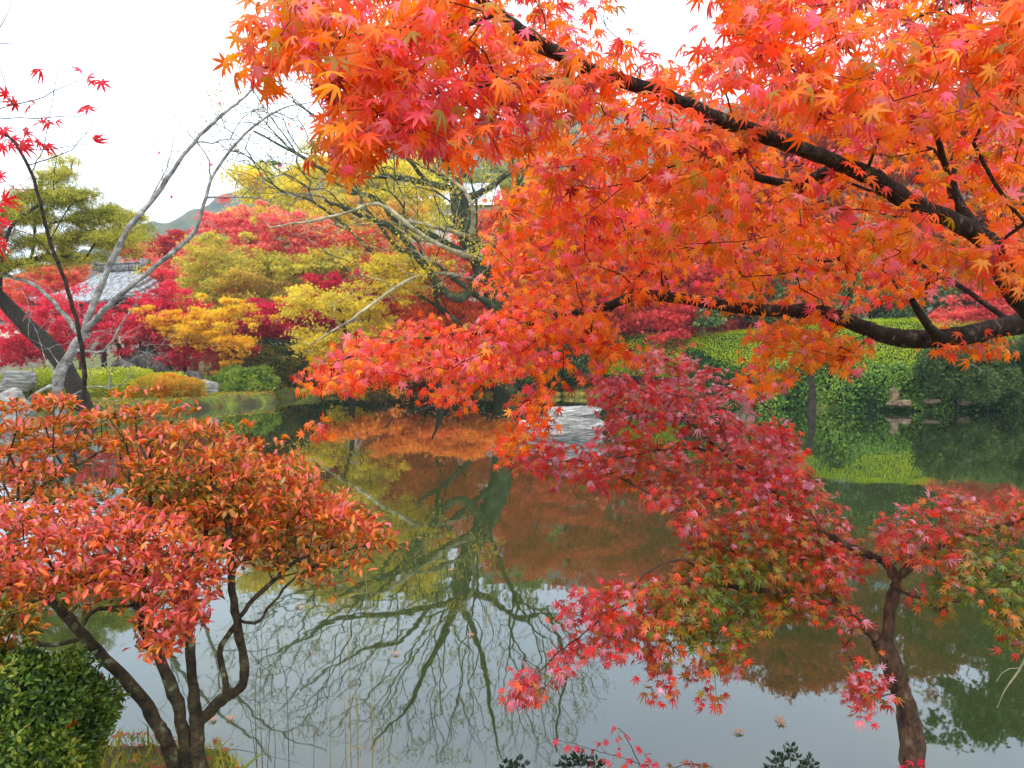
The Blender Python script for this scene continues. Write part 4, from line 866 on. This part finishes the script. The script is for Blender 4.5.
for i, (px, py, D, r, h) in enumerate([(745, 398, 24.9, .26, .40), (893, 396, 23.5, .13, .26), (898, 403, 23.25, .36, .10), (962, 401, 23.4, .16, .12), (930, 401, 23.3, .20, .08)]):
    p = P(px, py, D); rock('rock', ['tan upright stone at the left end of the ivy bank', 'pointed tan stone in a gap of the ivy', 'flat tan ledge stone under the pointed one', 'round tan stone right of the ledge', 'low stone at the waterline below the juniper'][i],
                           (p[0], D - .1, max(p[2], .05)), (r, r * .7, h), noise_mat('tan_rock', srgb(84, 70, 50), srgb(140, 118, 88), 5, .9, .9), 170 + i)
# low shore edging stones (far bank)
M_edge = noise_mat('mossy_edge', srgb(70, 60, 34), srgb(130, 116, 44), 3, .95, .8, c3=srgb(160, 150, 60), c3pos=.7)
rng = np.random.default_rng(180)
for i in range(26):
    x = -7.6 + i * .52 + rng.uniform(-.08, .08); y = float(np.interp(x, [-7.6, -2, 3, 6.2], [31.5, 31, 30.5, 27])) - .02
    rock('edging_stone', 'low mossy edging stone along the far shore', (x, y, .06), (rng.uniform(.26, .36), .22, rng.uniform(.12, .2)), M_edge, 200 + i, group='mossy edging stones of the far shore', sub=2, cat='stone')

# post in the water by the ivy
e = tag(mesh_obj('mooring_post', *(lambda b: (b[0], b[1]))(box_mesh((0, 0, 0), (.01, .01, .01))), M_bark), 'x', 'post')
bpy.data.objects.remove(e)
sk = Skel(); pp = P(811, 405, 23.5); e = empty('tree_stump', (pp[0], pp[1], 0), 'dark upright dead trunk standing at the foot of the ivy', 'stump')
sk.limb([(pp[0], pp[1], -.5), (pp[0] + .03, pp[1], .5), (pp[0] - .02, pp[1] - .02, 1.15)], .14, .09, .1, rng, .01)
sk.build('trunk', M_bark, e)

# ------------------------------------------------------------------ pavilion
def slab_roof(e, cx, cy, z_e, z_r, hw, hd, rw, name, mat, rot):
    """hipped curved roof: hw,hd half eaves; rw half ridge"""
    n = 24; V_, F_ = [], []
    def sec(t):        # t 0 eave .. 1 ridge: half sizes, height (concave)
        return hw + (rw - hw) * t, hd * (1 - t), z_e + (z_r - z_e) * (t * .55 + .45 * t * t)
    m = 20
    for i in range(n + 1):
        a, b, z = sec(i / n)
        ring = []
        for s in range(4):
            for k in range(m):
                q = k / m * 2 - 1
                x, y = [(q * a, -b), (a, q * b), (-q * a, b), (-a, -q * b)][s]
                lift = .22 * abs(q) ** 4 * (1 - i / n) ** 2
                ring.append((x, y, z + lift))
        V_ += ring
    M4 = 4 * m
    for i in range(n):
        for k in range(M4): F_.append((i * M4 + k, i * M4 + (k + 1) % M4, (i + 1) * M4 + (k + 1) % M4, (i + 1) * M4 + k))
    V_ = np.array(V_); base = len(V_)
    lowr = V_[:M4].copy(); lowr[:, 2] -= .14; lowr[:, :2] *= .985; V_ = np.vstack([V_, lowr])
    for k in range(M4): F_.append((k, base + k, base + (k + 1) % M4, (k + 1) % M4))
    F_ = np.array(F_); c, s_ = math.cos(rot), math.sin(rot)
    V_ = np.stack([V_[:, 0] * c - V_[:, 1] * s_ + cx, V_[:, 0] * s_ + V_[:, 1] * c + cy, V_[:, 2]], -1)
    return mesh_obj(name, V_, F_, mat, e)
def tile_mat():
    m, n, o = new_mat('grey_roof_tiles'); b = n.nodes.new('ShaderNodeBsdfPrincipled'); b.inputs['Roughness'].default_value = .5
    t = n.nodes.new('ShaderNodeTexCoord'); w1 = n.nodes.new('ShaderNodeTexWave'); w1.bands_direction = 'X'; w1.inputs['Scale'].default_value = 1.6
    w1.inputs['Distortion'].default_value = .3; w2 = n.nodes.new('ShaderNodeTexWave'); w2.bands_direction = 'Z'; w2.wave_profile = 'SAW'; w2.inputs['Scale'].default_value = 2.5
    ad = n.nodes.new('ShaderNodeMath'); ad.operation = 'ADD'; bp = n.nodes.new('ShaderNodeBump'); bp.inputs['Strength'].default_value = .9; bp.inputs['Distance'].default_value = .06
    z = n.nodes.new('ShaderNodeTexNoise'); z.inputs['Scale'].default_value = 6; r = n.nodes.new('ShaderNodeValToRGB')
    r.color_ramp.elements[0].color = (*srgb(96, 98, 100), 1); r.color_ramp.elements[1].color = (*srgb(176, 176, 176), 1); r.color_ramp.elements[0].position = .35; r.color_ramp.elements[1].position = .65
    for q in (w1, w2, z): n.links.new(t.outputs['Object'], q.inputs['Vector'])
    n.links.new(w1.outputs['Fac'], ad.inputs[0]); n.links.new(w2.outputs['Fac'], ad.inputs[1]); n.links.new(ad.outputs[0], bp.inputs['Height']); n.links.new(bp.outputs[0], b.inputs['Normal'])
    n.links.new(z.outputs['Fac'], r.inputs[0]); n.links.new(r.outputs[0], b.inputs['Base Color']); n.links.new(b.outputs[0], o.inputs['Surface']); return m
M_tile = tile_mat(); M_wood = noise_mat('old_wood', srgb(52, 40, 32), srgb(90, 72, 56), 8, .8, .4, stretch=(1, 1, .3))
M_plaster = noise_mat('cream_plaster', srgb(196, 184, 164), srgb(222, 212, 194), 2, .9, .1)
def obox(e, name, cx, cy, z0, z1, hx, hy, mat, rot=0, ox=0, oy=0):
    v, f = box_mesh((ox - hx, oy - hy, z0), (ox + hx, oy + hy, z1)); v = np.array(v, float); c, s_ = math.cos(rot), math.sin(rot)
    v = np.stack([v[:, 0] * c - v[:, 1] * s_ + cx, v[:, 0] * s_ + v[:, 1] * c + cy, v[:, 2]], -1); return mesh_obj(name, v, f, mat, e)
PD = 36.0; pc = P(122, 300, PD); rot = -.35
ze = P(100, 304, PD)[2]; zr = P(100, 270, PD)[2]; gz = gh(pc[0], PD)
e = empty('pavilion', (pc[0], PD, gz), 'wooden garden pavilion with curved grey tiled roof behind the crimson maple', 'pavilion')
rf = slab_roof(e, pc[0], PD, ze, zr, 2.9, 2.5, 1.15, 'roof', M_tile, rot)
c, s_ = math.cos(rot), math.sin(rot)
obox(e, 'ridge', pc[0], PD, zr - .05, zr + .26, 1.35, .16, M_tile, rot); obox(e, 'ridge_cap', pc[0], PD, zr + .262, zr + .34, 1.45, .22, M_tile, rot)
for sx in (-1, 1): obox(e, 'ridge_end_tile', pc[0], PD, zr + .0, zr + .46, .09, .24, M_tile, rot, ox=sx * 1.5)
obox(e, 'ceiling', pc[0], PD, ze - .22, ze - .15, 2.5, 2.1, M_wood, rot)
for sx in (-1, -.33, .33, 1):
    for sy in (-1, 1): obox(e, 'post', pc[0], PD, gz - .1, ze - .221, .08, .08, M_wood, rot, ox=sx * 2.1, oy=sy * 1.7)
obox(e, 'beam', pc[0], PD, ze - .55, ze - .40, 2.0, .05, M_wood, rot, oy=-1.83); obox(e, 'wall', pc[0], PD, gz, ze - .23, 1.9, .05, M_plaster, rot, oy=1.5)
for k in range(16): obox(e, 'rafter', pc[0], PD, ze - .14, ze - .08, .035, .35, M_wood, rot, ox=-2.5 + k * .333, oy=-2.35)
# plaster garden wall at the left edge
q = P(-6, 325, 40.0); e = empty('garden_wall', (q[0], 40, gh(q[0], 40)), 'cream plastered garden wall with tiled coping at the left edge', 'wall')
zt = P(0, 316, 40)[2]; obox(e, 'wall', q[0], 40, gh(q[0], 40) - .2, zt - .3, 2.6, .12, M_plaster); obox(e, 'coping', q[0], 40, zt - .298, zt, 2.75, .32, M_tile)
# house with a pale slatted roof, glimpsed behind the bare trees
q = P(452, 200, 52); zt = P(450, 183, 52)[2]; zb = P(450, 212, 52)[2]; g0 = gh(q[0], 52)
e = empty('house', (q[0], 52, g0), 'house with pale grey sheet roof half hidden behind the bare cherry trees', 'house')
v = np.array([(-3.6, -2.5, zb), (3.6, -2.5, zb), (3.6, 2.5, zb), (-3.6, 2.5, zb), (-3.2, 0, zt), (3.2, 0, zt)]) + [q[0], 52, 0]
mesh_obj('roof', v, [np.array([(0, 1, 5, 4), (2, 3, 4, 5)]), np.array([(1, 2, 5), (3, 0, 4)])], noise_mat('sheet_roof', srgb(196, 200, 206), srgb(222, 226, 230), 2, .5, .2), e)
obox(e, 'wall', q[0], 52, g0 - .2, zb - .003, 3.2, 2.1, M_plaster)
for k in range(3): obox(e, 'window', q[0], 52 - 2.11, zb - 1.7, zb - .6, .5, .02, noise_mat('dark_glass', srgb(40, 46, 50), srgb(60, 66, 70), 2, .2, 0), 0, ox=-2 + k * 2)

# ------------------------------------------------------------------ near bank details
def blade_clump(name, label, base, stems, r, mat, cat='grass', leaf=None):
    e = empty(name, base, label, cat); sk = Skel(); first = True
    for s in stems:
        s = np.asarray(s, float)
        n = 26; c = catmull(s, n); p = -1; sk = Skel()
        for k in range(n):
            sk.pos.append(c[k]); sk.par.append(p); sk.rad.append(r * (1 - .75 * k / n)); sk.pl.append(0); sk.tip.append(0); p = len(sk.pos) - 1
        sk.build('stem', mat, e)
    return e
M_straw = noise_mat('straw', srgb(120, 100, 60), srgb(170, 150, 90), 12, .8, .2); M_straw_d = noise_mat('dry_stem', srgb(70, 66, 56), srgb(112, 104, 84), 12, .8, .2)
def st(pts, d=2.95): 
    b = P(pts[0][0], 770, d); b[2] = gh(b[0], b[1]) - .02
    return [b] + [P(x, y, d) for x, y in pts[1:]]
bb = P(265, 775, 2.95); bb[2] = gh(bb[0], bb[1])
blade_clump('dry_grass', 'tall thin grey grass stems between the azalea trunks and the reeds', bb,
            [st([(258, 770), (255, 700), (258, 660), (253, 600)]), st([(264, 770), (260, 700), (262, 640), (258, 615)], 2.9), st([(290, 770), (287, 700), (280, 660), (275, 625), (270, 600)]),
             st([(262, 770), (250, 720), (235, 690)], 2.9), st([(268, 770), (275, 740), (262, 690)], 3.0), st([(225, 768), (240, 750), (300, 763)], 2.85), st([(262, 770), (270, 720), (268, 700)], 3.05)], .0022, M_straw_d)
bb = P(352, 775, 2.95); bb[2] = gh(bb[0], bb[1])
blade_clump('reed', 'clump of straw coloured reed stems standing before the water left of centre', bb,
            [st([(352, 770), (350, 700), (347, 620), (344, 590)]), st([(347, 770), (345, 720), (340, 700)], 2.9), st([(359, 770), (357, 720), (352, 700)], 2.9), st([(371, 770), (372, 700), (370, 650), (364, 540)], 3.0),
             st([(356, 770), (358, 735), (354, 680)], 3.05), st([(320, 768), (345, 758), (402, 762)], 2.8), st([(371, 770), (373, 755), (400, 763)], 2.85), st([(335, 770), (330, 740), (336, 720)], 3.0), st([(312, 770), (314, 745), (320, 735)], 3.0)], .0026, M_straw)
# grass fringe and litter on the bank
rng = np.random.default_rng(301); n = 60000
x = rng.uniform(-3.2, 5, n); y = rng.uniform(1.6, 3.4, n); s = sdist(x, y); m = (s > -.03) & (vnoise(np.stack([x, y, y * 0], -1), 3, 2) > .25); x, y = x[m], y[m]; n = len(x)
p = np.stack([x, y, ground_h(x, y) - .01], -1)
T_blade = (np.array([(-.05, 0, 0), (.05, 0, 0), (0, 1, -.15), (-.035, .5, .05), (.035, .5, .05)], float), np.array([(0, 1, 4), (0, 4, 3), (3, 4, 2)]))
V_, F_, C_ = leaves_geo(T_blade, p, rng.normal(size=(n, 3)) * .4 + [0, 0, 1], rng.normal(size=(n, 3)), rng.uniform(.015, .07, n) * (1 + .8 * (rng.uniform(size=n) < .05)), palette_pick(p, [srgb(*q) for q in [(90, 110, 30), (140, 150, 40), (180, 160, 60)]], rng, 3), rng)
tag(mesh_obj('grass', V_, F_, M_leaf2, None, C_), 'short green and straw coloured grass fringing the near bank', 'grass', kind='stuff')
n = 5000; x = rng.uniform(-3.2, 6, n); y = rng.uniform(1.4, 3.5, n); m = sdist(x, y) > .04; x, y = x[m], y[m]; n = len(x); p = np.stack([x, y, ground_h(x, y) + .012], -1)
V_, F_, C_ = leaves_geo(T_maple, p, rng.normal(size=(n, 3)) * [1, 1, .1], rng.normal(size=(n, 3)) * .35 + [0, 0, 1], .026, palette_pick(p, [srgb(*q) for q in [(150, 70, 24), (206, 60, 24), (196, 30, 40), (190, 110, 30)]], rng, 3), rng)
tag(mesh_obj('fallen_leaves', V_, F_, M_leaf, None, C_), 'red and brown maple leaves fallen on the near bank', 'leaves', kind='stuff')
n = 60000; x = rng.uniform(-20, 12, n); y = rng.uniform(18, 38, n); m = sdist(x, y) > .15; x, y = x[m], y[m]; n = len(x); p = np.stack([x, y, ground_h(x, y) + .02], -1)
V_, F_, C_ = leaves_geo(T_star, p, rng.normal(size=(n, 3)) * [1, 1, .1], rng.normal(size=(n, 3)) * .6 + [0, 0, 1], .08, palette_pick(p, [srgb(*q) for q in [(110, 130, 36), (170, 176, 44), (190, 150, 44), (206, 60, 50)]], rng, .8), rng)
tag(mesh_obj('fallen_leaves', V_, F_, M_far, None, C_), 'yellow and red leaves scattered over the far lawn', 'leaves', kind='stuff')
# seedlings at the bottom edge
def seedling(label, stems, tips, pal, seed, d=2.75, T=T_maple, size=.022, per=2, rad=.02, name='maple_seedling', mat=None, cat='seedling', base=None, droop=.2, r=.0022):
    rng = np.random.default_rng(seed); b = P(base[0], base[1], d); b[2] = gh(b[0], b[1]) - .01
    e = empty(name, b, label, cat); sk = Skel()
    for i, s in enumerate(stems): sk.limb(([b] if i == 0 else []) + [P(x, y, d) for x, y in s], r, r * .5, .02, rng, .001)
    C = P([t[0] for t in tips], [t[1] for t in tips], d + rng.uniform(-.08, .08, len(tips))); ids = sk.connect(C, .2, .02, rng, .1); sk.build('stem', M_bark_brown, e, rt=.0007)
    leafy_twigs(e, sk, ids, C, T, mat or M_leaf, size, pal, rng, per, rad, (0, -.5, .9), droop=droop)
rr = np.random.default_rng(9)
seedling('low branch of crimson maple leaves rising from the bottom edge right of centre', [[(650, 790), (640, 765), (600, 752), (560, 740)], [(640, 765), (625, 735), (618, 728)]],
         [(558, 741), (565, 748), (578, 748), (592, 752), (606, 738), (612, 728), (616, 740), (622, 752), (632, 758), (640, 748), (628, 735), (602, 760), (612, 764), (625, 766), (640, 768), (650, 764), (655, 760), (646, 756), (590, 762), (600, 745), (660, 768), (635, 772)],
         [(196, 30, 50), (214, 50, 76), (206, 60, 40)], 310, base=(650, 800))
seedling('single arching twig with reddish green leaves along the bottom edge', [[(730, 800), (715, 770), (690, 764), (672, 768)], [(700, 765), (680, 763)]], [(672, 768), (684, 764), (696, 765), (706, 768), (716, 770)], [(120, 70, 30), (170, 50, 40), (90, 100, 40)], 311, base=(735, 805))
seedling('cluster of bright pink red leaves at the foot of the small maple trunk', [[(905, 790), (912, 768)]], [(905, 764), (915, 760), (922, 766), (912, 770), (928, 770), (900, 770)], [(206, 20, 60), (220, 40, 80)], 312, d=2.7, base=(905, 800))
def conifer_sprig(label, pts, seed, d=2.75):
    seedling(label, [[(pts[0][0], 790), pts[0]]] + [[(pts[0][0], 775), p_] for p_ in pts[1:]], [(p_[0] + dx, p_[1] + dy) for p_ in pts for dx, dy in ((0, 0), (-5, 6), (5, 6), (-7, 13), (7, 13), (0, 14), (0, 8))],
             [(24, 36, 24), (34, 50, 30), (44, 58, 34)], seed, d=d, T=T_lance, size=.022, per=9, rad=.008, name='yew_seedling', base=(pts[0][0], 800), droop=-.8, mat=M_ever)
conifer_sprig('dark feathery evergreen sprig at the bottom edge left of the small maple trunk', [(790, 746), (776, 756), (808, 758)], 321)
conifer_sprig('dark evergreen sprig at the bottom edge below the middle of the pond', [(580, 752), (566, 760), (595, 760)], 322)
conifer_sprig('smaller dark evergreen sprig just left of the middle evergreen sprig', [(520, 760), (508, 764)], 323)
# leafless twig leaning in at the right edge
tb = np.array([2.7, 3.2, gh(2.7, 3.15) - .02]); e = empty('bare_twig', tb, 'pale leafless forked twig leaning in at the right edge above the water', 'twig'); sk = Skel()
sk.limb([tb, P(1060, 700, 3.4), P(1030, 650, 3.5)], .008, .006, .05); sk.limb([P(1030, 650, 3.5), P(1018, 672, 3.5), P(1005, 690, 3.5), P(997, 708, 3.5)], .006, .002, .03); sk.limb([P(1020, 668, 3.5), P(1005, 670, 3.5), P(996, 682, 3.5)], .003, .0015, .03); sk.build('stem', M_bark_pale, e)
# leaves floating on the pond
fl = [(230, 728, 0), (215, 728, 0), (780, 731, 1), (778, 728, 1), (740, 742, 0), (452, 573, 2), (470, 640, 2), (395, 660, 0), (668, 605, 2), (830, 540, 1), (560, 690, 2), (300, 612, 0), (598, 500, 2), (420, 540, 1), (900, 470, 1), (940, 455, 0), (700, 470, 0), (320, 455, 1)]
vt, ft = T_maple
v = vt * np.array([1, 1, .12]); cf = np.broadcast_to(srgb(206, 150, 110), v.shape); first = None
for i, (px, py, kd) in enumerate(fl):
    D = WD(py); s = .045
    if first is None:
        first = mesh_obj('floating_leaf', v, ft, M_leaf, None, cf); o = first
    else:
        o = first.copy(); col.objects.link(o)
    p = P(px, py, D); o.location = (p[0], p[1], .012); o.scale = (s, s, s); o.rotation_euler = (0, 0, i * 1.7)
    tag(o, 'single pale fallen leaf floating on the pond', 'leaf', 'fallen leaves floating on the pond')
print('scene built', sum(len(o.data.polygons) for o in bpy.data.objects if o.type == 'MESH'))
